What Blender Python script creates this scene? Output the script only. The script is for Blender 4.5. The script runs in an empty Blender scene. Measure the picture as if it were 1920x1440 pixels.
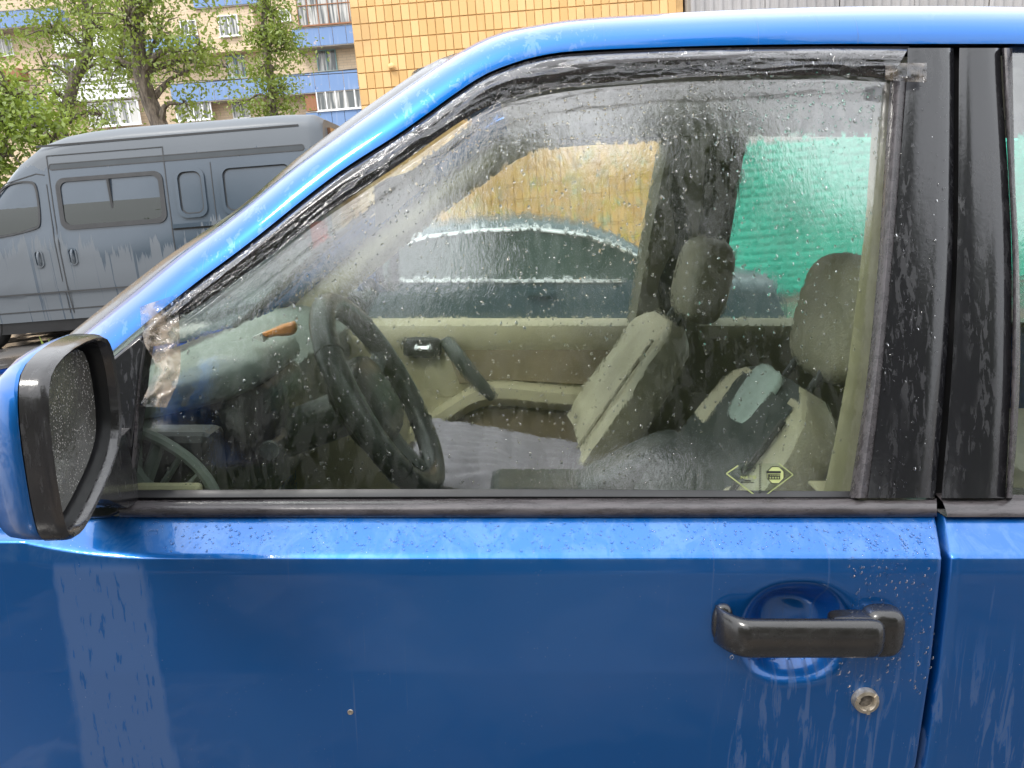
import bpy, math, random
import numpy as np
from mathutils import Vector, Matrix, noise as mnoise

random.seed(7); RNG = np.random.default_rng(7)
SC = bpy.context.scene
COL = SC.collection
R = math.radians

# ------------------------------------------------------------------ camera, sky, sun, exposure
F_PX, CX, CY = 1442.0, 960.0, 720.0          # focal length and centre in photo pixels (1920 x 1440)
PITCH = R(13.2)
SLOPE = R(4.3)                               # the parking strip falls towards the cars' tails
CAMZ = 1.43
C0 = Vector((0, 0, CAMZ))
TILT = Matrix.Translation(C0) @ Matrix.Rotation(SLOPE, 4, 'Y') @ Matrix.Translation(-C0)

cam_d = bpy.data.cameras.new('camera'); cam = bpy.data.objects.new('camera', cam_d); COL.objects.link(cam)
cam_d.sensor_width = 36.0; cam_d.lens = F_PX / 1920.0 * 36.0
cam_d.clip_start = 0.02; cam_d.clip_end = 1000
cam.matrix_world = TILT @ Matrix.Translation(C0) @ Matrix.Rotation(R(90) - PITCH, 4, 'X')
SC.camera = cam

SKY_L = 17.5
SUN_EL, SUN_AZ = R(52), R(215)               # azimuth measured from +Y clockwise: high, behind the camera to the left
world = bpy.data.worlds.new('World'); SC.world = world; world.use_nodes = True
wt = world.node_tree; wt.nodes.clear()
def wn(t, **k):
    n = wt.nodes.new(t)
    for a, b in k.items(): setattr(n, a, b)
    return n
sky = wn('ShaderNodeTexSky', sky_type='NISHITA', sun_disc=False, sun_elevation=SUN_EL, sun_rotation=SUN_AZ,
         air_density=1.0, dust_density=3.0, ozone_density=1.0)
tc = wn('ShaderNodeTexCoord')
nz = wn('ShaderNodeTexNoise'); nz.inputs['Scale'].default_value = 2.2; nz.inputs['Detail'].default_value = 5.0
wt.links.new(tc.outputs['Generated'], nz.inputs['Vector'])
mr = wn('ShaderNodeMapRange'); mr.inputs[1].default_value = 0.3; mr.inputs[2].default_value = 0.7
mr.inputs[3].default_value = 0.82; mr.inputs[4].default_value = 1.18
wt.links.new(nz.outputs[0], mr.inputs[0])
# overcast cloud deck after the CIE standard: about twice as bright overhead than at the horizon
sx = wn('ShaderNodeSeparateXYZ'); wt.links.new(tc.outputs['Generated'], sx.inputs[0])
ov = wn('ShaderNodeMapRange'); ov.inputs[1].default_value = 0.0; ov.inputs[2].default_value = 1.0
ov.inputs[3].default_value = SKY_L / 2.1; ov.inputs[4].default_value = SKY_L
wt.links.new(sx.outputs[2], ov.inputs[0])
ml = wn('ShaderNodeMath', operation='MULTIPLY'); wt.links.new(ov.outputs[0], ml.inputs[0]); wt.links.new(mr.outputs[0], ml.inputs[1])
cr = wn('ShaderNodeCombineColor')
for i, s in enumerate((0.97, 0.995, 1.03)):
    m2 = wn('ShaderNodeMath', operation='MULTIPLY'); wt.links.new(ml.outputs[0], m2.inputs[0]); m2.inputs[1].default_value = s
    wt.links.new(m2.outputs[0], cr.inputs[i])
mx = wn('ShaderNodeMix', data_type='RGBA'); mx.inputs[0].default_value = 0.86          # a mostly clouded sky
wt.links.new(sky.outputs[0], mx.inputs[6]); wt.links.new(cr.outputs[0], mx.inputs[7])
bg = wn('ShaderNodeBackground'); bg.inputs[1].default_value = 0.15
wt.links.new(mx.outputs[2], bg.inputs[0])
wo = wn('ShaderNodeOutputWorld'); wt.links.new(bg.outputs[0], wo.inputs[0])

sun_d = bpy.data.lights.new('sun', 'SUN'); sun_d.energy = 1.5; sun_d.angle = R(14); sun_d.color = (1.0, 0.96, 0.9)
sun = bpy.data.objects.new('sun', sun_d); COL.objects.link(sun)
sd = Vector((math.sin(SUN_AZ) * math.cos(SUN_EL), math.cos(SUN_AZ) * math.cos(SUN_EL), math.sin(SUN_EL)))
sun.rotation_euler = (-sd).to_track_quat('-Z', 'Y').to_euler()

SC.view_settings.view_transform = 'Standard'; SC.view_settings.look = 'None'
SC.view_settings.exposure = 0.55; SC.view_settings.gamma = 1.0
try: SC.view_settings.use_curve_mapping = False
except Exception: pass
SC.cycles.use_denoising = True
SC.cycles.max_bounces = 14; SC.cycles.transparent_max_bounces = 24; SC.cycles.transmission_bounces = 10
SC.cycles.glossy_bounces = 6; SC.cycles.diffuse_bounces = 4
SC.cycles.sample_clamp_indirect = 6.0

# ------------------------------------------------------------------ photo rays
def ray_car(px, py):
    u, v = (px - CX) / F_PX, (CY - py) / F_PX
    return Vector((u, math.cos(PITCH) + v * math.sin(PITCH), -math.sin(PITCH) + v * math.cos(PITCH)))
def K(px, py, Y):                            # point of the sloping parking strip's frame at distance Y
    d = ray_car(px, py); return C0 + d * (Y / d.y)
RY = Matrix.Rotation(SLOPE, 3, 'Y')
def W(px, py, Y):                            # upright world point at distance Y
    d = RY @ ray_car(px, py); return C0 + d * (Y / d.y)

# flank of the blue car: distance from the centre line as a function of height
ZB, YB = 1.040, 0.930
YMID = 1.715
PROF = [(0.20, 0.985), (0.30, 0.925), (0.45, 0.889), (0.65, 0.872), (0.85, 0.868), (0.985, 0.872), (1.003, 0.8745), (1.008, 0.879),
        (1.036, 0.926), (ZB, YB)]
def Ys(z):
    if z >= ZB:
        h = z - ZB; return YB + 0.20 * h + 0.16 * h * h
    if z <= PROF[0][0]: return PROF[0][1]
    for (a, ya), (b, yb) in zip(PROF, PROF[1:]):
        if z <= b: return ya + (yb - ya) * (z - a) / (b - a)
def S(px, py, off=0.0):                      # point of the flank seen at a pixel (off > 0 is deeper)
    d = ray_car(px, py); y = 0.95
    for _ in range(40):
        z = CAMZ + d.z / d.y * y
        y += 0.7 * (Ys(z) + off - y)
    return Vector((d.x / d.y * y, y, CAMZ + d.z / d.y * y))

# ------------------------------------------------------------------ mesh helpers
def link(o, parent=None):
    COL.objects.link(o)
    if parent is not None: o.parent = parent
    return o
def mesh(name, v, f, mat=None, parent=None, smooth=True, angle=None):
    me = bpy.data.meshes.new(name)
    me.from_pydata([tuple(p) for p in v], [], [tuple(q) for q in f])
    if mat is not None: me.materials.append(mat)
    if smooth:
        me.polygons.foreach_set('use_smooth', [True] * len(me.polygons))
        if angle is not None:
            try: me.set_sharp_from_angle(angle=R(angle))
            except Exception: pass
    me.update()
    o = bpy.data.objects.new(name, me); link(o, parent)
    if parent is not None and '_base' in parent: o.location = -Vector(parent['_base'])
    return o
def fixn(o):
    import bmesh
    b = bmesh.new(); b.from_mesh(o.data); bmesh.ops.recalc_face_normals(b, faces=b.faces); b.to_mesh(o.data); b.free(); return o
def orient(o, d=(0, -1, 0)):
    d = Vector(d); s = sum(((p.normal * p.area) for p in o.data.polygons), Vector())
    if s.dot(d) < 0: o.data.flip_normals()
    return o
def thing(name, label, cat, base=(0, 0, 0), group=None, matrix=None):
    o = bpy.data.objects.new(name, None); o.empty_display_size = 0.2; COL.objects.link(o)
    b = Vector(base); M = matrix or Matrix()
    o.matrix_world = M @ Matrix.Translation(b); o['_base'] = tuple(b)
    return tag(o, label, cat, group)
def tag(o, label=None, cat=None, group=None, kind=None):
    if label: o['label'] = label
    if cat: o['category'] = cat
    if group: o['group'] = group
    if kind: o['kind'] = kind
    return o
class MB:
    def __init__(s): s.v = []; s.f = []
    def add(s, v, f):
        n = len(s.v); s.v += [Vector(p) for p in v]; s.f += [tuple(i + n for i in q) for q in f]; return s
    def box(s, lo, hi, M=None):
        x0, y0, z0 = lo; x1, y1, z1 = hi
        v = [Vector(p) for p in ((x0,y0,z0),(x1,y0,z0),(x1,y1,z0),(x0,y1,z0),(x0,y0,z1),(x1,y0,z1),(x1,y1,z1),(x0,y1,z1))]
        if M is not None: v = [M @ p for p in v]
        return s.add(v, [(0,3,2,1),(4,5,6,7),(0,1,5,4),(1,2,6,5),(2,3,7,6),(3,0,4,7)])
    def tube(s, path, r, n=10, caps=True, flat=None):
        path = [Vector(p) for p in path]; m = len(path)
        rr = r if isinstance(r, (list, tuple)) else [r] * m
        rings = []; up = None
        for i, p in enumerate(path):
            t = (path[min(i + 1, m - 1)] - path[max(i - 1, 0)])
            if t.length < 1e-9: t = Vector((0, 0, 1))
            t.normalize()
            if up is None:
                up = Vector((0, 0, 1)) if abs(t.z) < 0.9 else Vector((0, 1, 0))
            a = t.cross(up).normalized(); b = a.cross(t).normalized(); up = b
            rings.append([p + (a * math.cos(2 * math.pi * k / n) + b * math.sin(2 * math.pi * k / n) * (flat or 1)) * rr[i] for k in range(n)])
        return s.loft(rings, True, caps)
    def loft(s, rings, closed=True, caps=True):
        n = len(rings[0]); v = [p for r in rings for p in r]; f = []
        for i in range(len(rings) - 1):
            for k in range(n if closed else n - 1):
                k2 = (k + 1) % n
                f.append((i * n + k, i * n + k2, (i + 1) * n + k2, (i + 1) * n + k))
        if caps and closed:
            f.append(tuple(reversed(range(n)))); f.append(tuple((len(rings) - 1) * n + k for k in range(n)))
        return s.add(v, f)
    def prism(s, pts, d):
        pts = [Vector(p) for p in pts]; d = Vector(d); n = len(pts)
        v = pts + [p + d for p in pts]
        f = [tuple(range(n)), tuple(reversed(range(n, 2 * n)))] + [(k, n + k, n + (k + 1) % n, (k + 1) % n) for k in range(n)]
        return s.add(v, f)
    def lathe(s, prof, o, ax, n=24):
        o = Vector(o); ax = Vector(ax).normalized()
        a = ax.orthogonal().normalized(); b = ax.cross(a)
        rings = [[o + ax * h + (a * math.cos(2 * math.pi * k / n) + b * math.sin(2 * math.pi * k / n)) * max(r, 1e-5) for k in range(n)] for r, h in prof]
        return s.loft(rings, True, True)
    def pillow(s, c, size, M=None, e1=0.45, e2=0.45, nu=24, nv=14):
        c = Vector(c); sg = lambda w, e: math.copysign(abs(w) ** e, w)
        rings = []
        for j in range(nv + 1):
            ph = -math.pi / 2 + math.pi * j / nv
            ph = max(min(ph, math.pi / 2 - 1e-3), -math.pi / 2 + 1e-3)
            ring = []
            for k in range(nu):
                th = 2 * math.pi * k / nu
                p = Vector((size[0] * sg(math.cos(ph), e1) * sg(math.cos(th), e2), size[1] * sg(math.cos(ph), e1) * sg(math.sin(th), e2), size[2] * sg(math.sin(ph), e1)))
                ring.append(c + ((M @ p) if M is not None else p))
            rings.append(ring)
        return s.loft(rings, True, True)
    def build(s, name, mat, parent=None, smooth=True, angle=38):
        return mesh(name, s.v, s.f, mat, parent, smooth, angle)
def bevel(o, w, seg=2):
    m = o.modifiers.new('bevel', 'BEVEL'); m.width = w; m.segments = seg; m.limit_method = 'ANGLE'; m.angle_limit = R(40)
    return o
def resample(pts, n):                        # Catmull-Rom through pixels (or points), n even samples
    P = [np.array(p, float) for p in pts]; P = [2 * P[0] - P[1]] + P + [2 * P[-1] - P[-2]]
    out = []
    for i in range(1, len(P) - 2):
        for t in np.linspace(0, 1, 24, endpoint=False):
            a, b, c, d = P[i - 1:i + 3]
            out.append(0.5 * ((2 * b) + (-a + c) * t + (2 * a - 5 * b + 4 * c - d) * t * t + (-a + 3 * b - 3 * c + d) * t ** 3))
    out.append(P[-2]); out = np.array(out)
    L = np.concatenate([[0], np.cumsum(np.linalg.norm(np.diff(out, axis=0), axis=1))])
    return [np.array([np.interp(q, L, out[:, j]) for j in range(out.shape[1])]) for q in np.linspace(0, L[-1], n)]
def chaikin(p, it=2):
    p = [Vector(q) for q in p]
    for _ in range(it):
        q = []
        for i in range(len(p)):
            a, b = p[i], p[(i + 1) % len(p)]; q += [a * .75 + b * .25, a * .25 + b * .75]
        p = q
    return p
def strip_rings(A, B, n, offs, depth=0.03):  # moulding between two pixel lines on the flank: offs across it
    a, b = resample(A, n), resample(B, n); rings = []
    m = len(offs)
    for p, q in zip(a, b):
        ring = [S(*p, offs[0] + depth)]
        for j, o in enumerate(offs):
            w = p + (q - p) * j / (m - 1); ring.append(S(w[0], w[1], o))
        ring.append(S(*q, offs[-1] + depth)); rings.append(ring)
    return rings
def mirrored(o, name, mat, parent):          # the same part on the far flank
    v = [(p.co.x, 2 * YMID - p.co.y, p.co.z) for p in o.data.vertices]
    f = [tuple(reversed(q.vertices)) for q in o.data.polygons]
    return mesh(name, v, f, mat, parent)

# ------------------------------------------------------------------ material helpers
class MT:
    def __init__(s, name):
        s.m = bpy.data.materials.new(name); s.m.use_nodes = True; s.t = s.m.node_tree; s.t.nodes.clear()
        s.out = s.t.nodes.new('ShaderNodeOutputMaterial'); s._c = None
    def n(s, typ, inp=None, out=0, **props):
        q = s.t.nodes.new('ShaderNode' + typ)
        for k, v in props.items(): setattr(q, k, v)
        for k, v in (inp or {}).items(): s.set(q, k, v)
        return q if out is None else q.outputs[out]
    def set(s, q, k, v):
        if isinstance(v, bpy.types.NodeSocket): s.t.links.new(v, q.inputs[k])
        else:
            sk = q.inputs[k]
            if isinstance(v, (tuple, list)) and len(v) == 3 and sk.type == 'RGBA': v = (*v, 1)
            sk.default_value = v
    def co(s, which='Object'):
        if s._c is None: s._c = s.t.nodes.new('ShaderNodeTexCoord')
        return s._c.outputs[which]
    def sc(s, scale, loc=(0, 0, 0), which='Object'):
        return s.n('Mapping', {0: s.co(which), 1: loc, 3: scale})
    def noise(s, scale=1.0, vec=None, detail=4.0, rough=0.55, dist=0.0):
        return s.n('TexNoise', {'Vector': vec if vec is not None else s.co(), 'Scale': scale, 'Detail': detail, 'Roughness': rough, 'Distortion': dist})
    def math(s, op, a, b=0.0, c=0.0, clamp=False):
        return s.n('Math', {0: a, 1: b, 2: c}, operation=op, use_clamp=clamp)
    def step(s, x, lo, hi, a=0.0, b=1.0):
        return s.n('MapRange', {0: x, 1: lo, 2: hi, 3: a, 4: b}, interpolation_type='SMOOTHSTEP')
    def mix(s, f, a, b):
        q = s.n('Mix', {0: f}, out=None, data_type='RGBA'); s.set(q, 6, a); s.set(q, 7, b); return q.outputs[2]
    def lerp(s, f, a, b):
        q = s.n('Mix', {0: f}, out=None, data_type='FLOAT'); s.set(q, 2, a); s.set(q, 3, b); return q.outputs[0]
    def xyz(s, vec=None):
        q = s.n('SeparateXYZ', {0: vec if vec is not None else s.co()}, out=None); return q.outputs
    def bump(s, h, strength=0.3, dist=0.01):
        return s.n('Bump', {'Height': h, 'Strength': strength, 'Distance': dist})
    def schlick(s, f0, normal=None):        # mirror share of a thin sheet, alike from both sides
        inp = {'Blend': .5}
        if normal is not None: inp['Normal'] = normal
        fc = s.n('LayerWeight', inp, out=1)
        return s.math('ADD', s.math('MULTIPLY', s.math('POWER', fc, 5.0), 1.0 - f0), f0, clamp=True)
    def pbr(s, color, rough=0.5, **k):
        inp = {'Base Color': color, 'Roughness': rough}
        inp.update({a.replace('_', ' '): b for a, b in k.items()})
        return s.n('BsdfPrincipled', inp)
    def done(s, sh):
        s.t.links.new(sh, s.out.inputs[0]); return s.m
def simple(name, col, rough=0.5, var=0.12, scale=8.0, bump=0.0, bscale=200.0, metal=0.0, coat=0.0, spec=0.5):
    t = MT(name); c0 = tuple(x * (1 - var) for x in col); c1 = tuple(min(x * (1 + var), 1) for x in col)
    c = t.mix(t.step(t.noise(scale), 0.3, 0.7), c0, c1)
    k = {'Metallic': metal, 'Coat_Weight': coat, 'Specular_IOR_Level': spec}
    if bump: k['Normal'] = t.bump(t.noise(bscale, detail=3), bump, 0.002)
    rg = t.lerp(t.step(t.noise(scale * 2.3), 0.3, 0.7), max(rough - 0.08, 0.02), min(rough + 0.08, 1))
    return t.done(t.pbr(c, rg, **k))
# ------------------------------------------------------------------ materials
def mat_paint():
    t = MT('blue_metallic_paint'); X, Y, Z = t.xyz()
    wob = t.math('MULTIPLY', t.math('SUBTRACT', t.noise(9.0, t.sc((1, 1, .5))), .5), .05)
    wob2 = t.math('MULTIPLY', t.math('SUBTRACT', t.noise(60.0, t.sc((1, 1, .25))), .5), .02)
    xw = t.math('ADD', t.math('ADD', X, wob), wob2)
    low = t.step(Z, 1.004, .99)
    # dry dusty lane below the mirror, where no rain ran
    lane = t.math('MULTIPLY', t.step(xw, -.572, -.562), t.step(xw, -.442, -.452))
    lane = t.math('MULTIPLY', lane, low)
    # dry tongues below the handle and beside the shut line
    st = t.noise(1.0, t.sc((75, 1, 7.0)), detail=6, rough=.66, dist=.7)
    tongues = t.step(st, .51, .58)
    zone = t.math('MULTIPLY', t.math('MULTIPLY', t.step(X, .25, .30), t.step(Z, .94, .80)), t.step(X, .80, .7))
    tong = t.math('MULTIPLY', tongues, zone)
    # thin pale runs everywhere
    run = t.step(t.noise(1.0, t.sc((120, 1, 2.6)), detail=4, dist=.5), .655, .70)
    patch = t.step(t.noise(3.0), .42, .58)
    run = t.math('MULTIPLY', t.math('MULTIPLY', run, patch), .7)
    dry = t.math('MAXIMUM', t.math('MAXIMUM', lane, tong), run)
    holes = t.step(t.noise(1.0, t.sc((160, 60, 28)), detail=3), .60, .66)
    dry = t.math('MULTIPLY', dry, t.math('SUBTRACT', 1.0, t.math('MULTIPLY', holes, .8)))
    base = t.mix(t.step(t.noise(1.4), .3, .7), (.003, .120, .405), (.004, .106, .380))
    col = t.mix(t.math('MULTIPLY', dry, .40), base, (.15, .165, .195))
    spk = t.step(t.n('TexVoronoi', {'Vector': t.co(), 'Scale': 160.0}), .10, .05)
    spk = t.math('MULTIPLY', spk, t.step(t.noise(14.0), .55, .62))
    col = t.mix(t.math('MULTIPLY', spk, .5), col, (.5, .5, .52))
    film = t.step(t.noise(1.0, t.sc((30, 26, 11)), detail=6, rough=.68, dist=.8), .42, .62)   # wet film patches; their bright sky sheen is mixed into the colour
    up = t.math('MULTIPLY', t.step(Z, .995, 1.006), t.step(Z, 1.06, 1.05))
    rough = t.lerp(dry, .40, .48)
    h = t.math('ADD', t.math('MULTIPLY', t.noise(1.0, t.sc((240, 200, 90)), detail=3), t.math('ADD', t.math('MULTIPLY', up, .22), .05)), t.math('MULTIPLY', t.noise(3.2, detail=2), 6.0))
    nrm = t.bump(h, .16, .002)
    col = t.mix(t.math('MULTIPLY', t.math('MULTIPLY', film, up), .09), col, (.36, .52, .66))
    rail = t.math('MULTIPLY', t.step(Z, 1.10, 1.2), t.math('MULTIPLY', t.step(t.noise(1.0, t.sc((48, 44, 26)), detail=6, rough=.72, dist=.5), .545, .57), t.step(t.noise(5.0, detail=2), .44, .6)))
    col = t.mix(t.math('MULTIPLY', rail, .11), col, (.42, .52, .62))
    sh = t.pbr(col, rough, Metallic=t.lerp(dry, .84, .58), Coat_Weight=t.lerp(dry, 1.0, .15), Coat_Roughness=t.lerp(dry, .03, .22), Coat_Normal=nrm)
    return t.done(sh)
def mat_black(name='black_pillar_film', wet=True, col=(.012, .012, .014)):
    t = MT(name)
    w = t.step(t.noise(1.0, t.sc((110, 60, 22)), detail=6, rough=.68, dist=.4), .52, .57)
    big = t.step(t.noise(1.0, t.sc((16, 16, 4)), detail=3), .44, .58)
    w = t.math('MULTIPLY', w, big)
    c = t.mix(t.math('MULTIPLY', w, .24), col, (.07, .07, .075))
    nrm = t.bump(t.noise(220.0, detail=3), .10, .002)
    return t.done(t.pbr(c, t.lerp(w, .16, .36), Normal=nrm, Coat_Weight=.3, Coat_Roughness=.08))
def mat_rubber(name='weathered_rubber', col=(.040, .036, .038)):
    t = MT(name)
    w = t.step(t.noise(1.0, t.sc((14, 90, 60)), detail=6, rough=.7), .36, .66)
    c = t.mix(w, col, tuple(x * 1.9 for x in col))
    nrm = t.bump(t.noise(130.0, detail=4), .12, .003)
    return t.done(t.pbr(c, t.lerp(w, .18, .42), Normal=nrm))
def mat_rain_glass():
    t = MT('rain_wet_side_glass'); X, Y, Z = t.xyz()
    hi = t.step(Z, 1.30, 1.55)
    runs = t.noise(1.0, t.sc((105, 60, 52)), detail=6, rough=.66, dist=.6)
    thr = t.step(runs, .500, .52)
    fine = t.noise(1.0, t.sc((260, 200, 110)), detail=3)
    h = t.math('ADD', t.math('MULTIPLY', runs, 1.0), t.math('MULTIPLY', fine, .45))
    nb = t.bump(h, .75, .004)
    ng = t.bump(h, .10, .0018)
    tr = t.n('BsdfTransparent', {0: (.78, .845, .79)})
    rf = t.n('BsdfRefraction', {'Color': (.78, .845, .79), 'Roughness': .0, 'IOR': 1.014, 'Normal': nb})
    see = t.n('MixShader', {0: thr, 1: tr, 2: rf})
    dust = t.n('BsdfDiffuse', {0: (.62, .64, .62)})  # dust plus a painted haze of reflected sky, denser towards the top
    veil = t.math('ADD', t.math('MULTIPLY', t.math('MULTIPLY', t.step(t.noise(1.0, t.sc((60, 34, 24)), detail=6, rough=.7, dist=.4), .50, .515), t.lerp(hi, .3, 1.0)), .065), .004)
    see = t.n('MixShader', {0: veil, 1: see, 2: dust})
    gl = t.n('BsdfGlossy', {'Color': (1, 1, 1), 'Roughness': .015, 'Normal': ng})
    fr = t.schlick(.165, ng)
    return t.done(t.n('MixShader', {0: fr, 1: see, 2: gl}))
def mat_glass(name, tint=(.86, .9, .87), f0=.06, ripple=0.0, dust=0.02):
    t = MT(name)
    tr = t.n('BsdfTransparent', {0: tint})
    if ripple:
        h = t.noise(1.0, t.sc((70, 40, 34)), detail=5, rough=.6, dist=.4)
        rf = t.n('BsdfRefraction', {'Color': tint, 'Roughness': 0.0, 'IOR': 1.012, 'Normal': t.bump(h, ripple * 3, .006)})
        tr = t.n('MixShader', {0: .55, 1: tr, 2: rf})
    sp = t.step(t.noise(1.0, t.sc((60, 40, 20)), detail=5, rough=.7), .55, .62)
    tr = t.n('MixShader', {0: t.math('MULTIPLY', sp, dust), 1: tr, 2: t.n('BsdfDiffuse', {0: (.7, .7, .68)})})
    gl = t.n('BsdfGlossy', {'Roughness': .01})
    return t.done(t.n('MixShader', {0: t.schlick(f0), 1: tr, 2: gl}))
def mat_drop():
    t = MT('rain_drop_water')
    rf = t.n('BsdfRefraction', {'Roughness': 0.0, 'IOR': 1.30}); gl = t.n('BsdfGlossy', {'Roughness': .01})
    tr = t.n('BsdfTransparent', {0: (.95, .95, .95)})
    see = t.n('MixShader', {0: .75, 1: tr, 2: rf})
    return t.done(t.n('MixShader', {0: t.n('Fresnel', {'IOR': 1.33}), 1: see, 2: gl}))
def mat_film(name='clear_plastic_film', tint=(.93, .92, .92), brown=0.0):
    t = MT(name)
    h = t.noise(1.0, t.sc((70, 60, 70)), detail=4, dist=1.2)
    nr = t.bump(h, .6, .004)
    gl = t.n('BsdfGlossy', {'Roughness': .05, 'Normal': nr})
    tr = t.n('BsdfTransparent', {0: tint})
    if brown:
        sp = t.step(t.noise(28.0, detail=5), .38, .62)
        tr = t.n('MixShader', {0: t.math('MULTIPLY', sp, brown), 1: tr, 2: t.n('BsdfDiffuse', {0: (.42, .34, .26)})})
    f = t.schlick(.075, nr)
    return t.done(t.n('MixShader', {0: f, 1: tr, 2: gl}))
def mat_leather(name, col, scale=260.0, strength=.5, rough=.5, perf=False):
    t = MT(name)
    c = t.mix(t.step(t.noise(6.0), .3, .7), tuple(x * .8 for x in col), tuple(x * 1.12 for x in col))
    h = t.n('TexVoronoi', {'Vector': t.co(), 'Scale': scale})
    if perf:
        dots = t.step(t.n('TexVoronoi', {'Vector': t.co(), 'Scale': 170.0, 'Randomness': .12}), .20, .28)
        c = t.mix(dots, tuple(x * .12 for x in col), c); h = dots
    big = t.noise(14.0, detail=3, dist=.8)
    h2 = t.math('ADD', t.math('MULTIPLY', h, .25), big)
    return t.done(t.pbr(c, rough, Normal=t.bump(h2, strength, .006)))
def mat_fabric(name, col, rough=.9):
    t = MT(name)
    w1 = t.n('TexWave', {'Vector': t.co(), 'Scale': 300.0}, bands_direction='X'); w2 = t.n('TexWave', {'Vector': t.co(), 'Scale': 300.0}, bands_direction='Z')
    c = t.mix(t.noise(40.0), tuple(x * .7 for x in col), tuple(x * 1.3 for x in col))
    return t.done(t.pbr(c, rough, Normal=t.bump(t.math('ADD', w1, w2), .2, .001)))
def mat_van():
    t = MT('dusty_grey_van_paint'); X, Y, Z = t.xyz()
    big = t.noise(.9, detail=4)
    up = t.step(Z, 1.25, 1.9)
    base = t.mix(t.step(big, .35, .65), (.043, .062, .085), (.052, .072, .096))
    # dust with rain tongues running down below the belt and below the roof seam
    st = t.noise(1.0, t.sc((9.0, 3, .35)), detail=5, rough=.65)
    edge = t.math('ADD', Z, t.math('MULTIPLY', t.math('SUBTRACT', st, .5), 1.5))
    d1 = t.step(edge, 1.32, 1.27)
    thin = t.step(t.noise(1.0, t.sc((14.0, 3, .22)), detail=4), .60, .64)
    d1 = t.math('MULTIPLY', d1, t.math('SUBTRACT', 1.0, thin))
    st2 = t.noise(1.0, t.sc((7.0, 3, 1.2)), detail=5, rough=.65)
    e2 = t.math('ADD', Z, t.math('MULTIPLY', t.math('SUBTRACT', st2, .5), .32))
    d2 = t.step(e2, 2.20, 2.215)
    dust = t.math('MAXIMUM', d1, d2)
    c = t.mix(t.math('MULTIPLY', dust, .55), base, (.155, .165, .175))
    return t.done(t.pbr(c, t.lerp(dust, .22, .55), Coat_Weight=t.lerp(dust, .8, .1), Coat_Roughness=.12))
def mat_tile():
    t = MT('yellow_glazed_tile'); X, Y, Z = t.xyz(t.n('NewGeometry', out=None).outputs['Position'])
    pos = t.n('NewGeometry', out=None).outputs['Position']
    oi = t.n('ObjectInfo', out=None).outputs['Random']; ri = t.n('NewGeometry', out=None).outputs['Random Per Island']
    v = t.math('FRACT', t.math('ADD', oi, ri))
    c = t.mix(v, (.64, .385, .145), (.76, .49, .215))
    c = t.mix(t.math('MULTIPLY', t.step(t.noise(1.1, pos, detail=5), .52, .7), .35), c, (.42, .27, .13))
    c = t.mix(t.math('MULTIPLY', t.step(t.noise(1.0, t.n('Mapping', {0: pos, 3: (9, 9, 1.2)}), detail=4), .6, .7), .25), c, (.75, .55, .3))
    # spray-painted scrawl on the lower wall
    g = t.step(Z, 2.5, 2.0)
    p1 = t.step(t.math('ABSOLUTE', t.math('SUBTRACT', t.noise(3.5, pos, detail=3, dist=.8), .5)), .04, .015)
    p2 = t.step(t.noise(4.2, t.n('Mapping', {0: pos, 1: (7, 3, 2)}), detail=5, rough=.65, dist=.5), .52, .62)
    hue = t.n('ValToRGB', {0: t.noise(2.6, t.n('Mapping', {0: pos, 1: (1, 5, 9)}), detail=1)}, out=None)
    cr = hue.color_ramp; cr.interpolation = 'CONSTANT'
    cr.elements[0].color = (.42, .48, .05, 1); cr.elements[0].position = 0.0
    cr.elements[1].color = (.30, .30, .36, 1); cr.elements[1].position = .62
    for q, cc in ((.40, (.20, .46, .36, 1)), (.5, (.6, .55, .08, 1)), (.56, (.25, .42, .5, 1))):
        e = cr.elements.new(q); e.color = cc
    c = t.mix(t.math('MULTIPLY', t.math('MULTIPLY', g, t.math('MAXIMUM', t.math('MULTIPLY', p1, .5), p2)), .55), c, hue.outputs[0])
    return t.done(t.pbr(c, .5, Normal=t.bump(t.noise(30.0, pos), .15, .01)))
def mat_facade():
    t = MT('cream_tiled_facade')
    br = t.n('TexBrick', {'Vector': t.n('Mapping', {0: t.co(), 2: (R(90), 0, 0)}), 'Color1': (.60, .46, .31, 1), 'Color2': (.66, .52, .36, 1), 'Mortar': (.45, .35, .25, 1),
                          'Scale': 1.0, 'Mortar Size': .012, 'Brick Width': .5, 'Row Height': .16}, out=None)
    c = t.mix(t.math('MULTIPLY', t.step(t.noise(.35, detail=5), .45, .7), .3), br.outputs[0], (.42, .34, .26))
    return t.done(t.pbr(c, .75))
def mat_panel():
    t = MT('faded_blue_balcony_panel')
    c = t.mix(t.noise(.8), (.13, .22, .42), (.17, .27, .46))
    sp = t.math('MULTIPLY', t.step(t.noise(3.2, detail=4), .64, .68), t.step(t.noise(.5), .45, .55))
    c = t.mix(sp, c, (.55, .42, .36))
    dn = t.step(t.noise(1.0, t.sc((6, 1, .4)), detail=3), .55, .7)
    c = t.mix(t.math('MULTIPLY', dn, .25), c, (.4, .45, .55))
    return t.done(t.pbr(c, .6))
def mat_pane():
    t = MT('flat_window_pane')
    cu = t.step(t.noise(1.0, t.sc((5.0, 1, .3)), detail=3), .42, .58)
    c = t.mix(cu, (.10, .11, .11), (.50, .49, .46))
    return t.done(t.pbr(c, .08, Specular_IOR_Level=.6))
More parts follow.
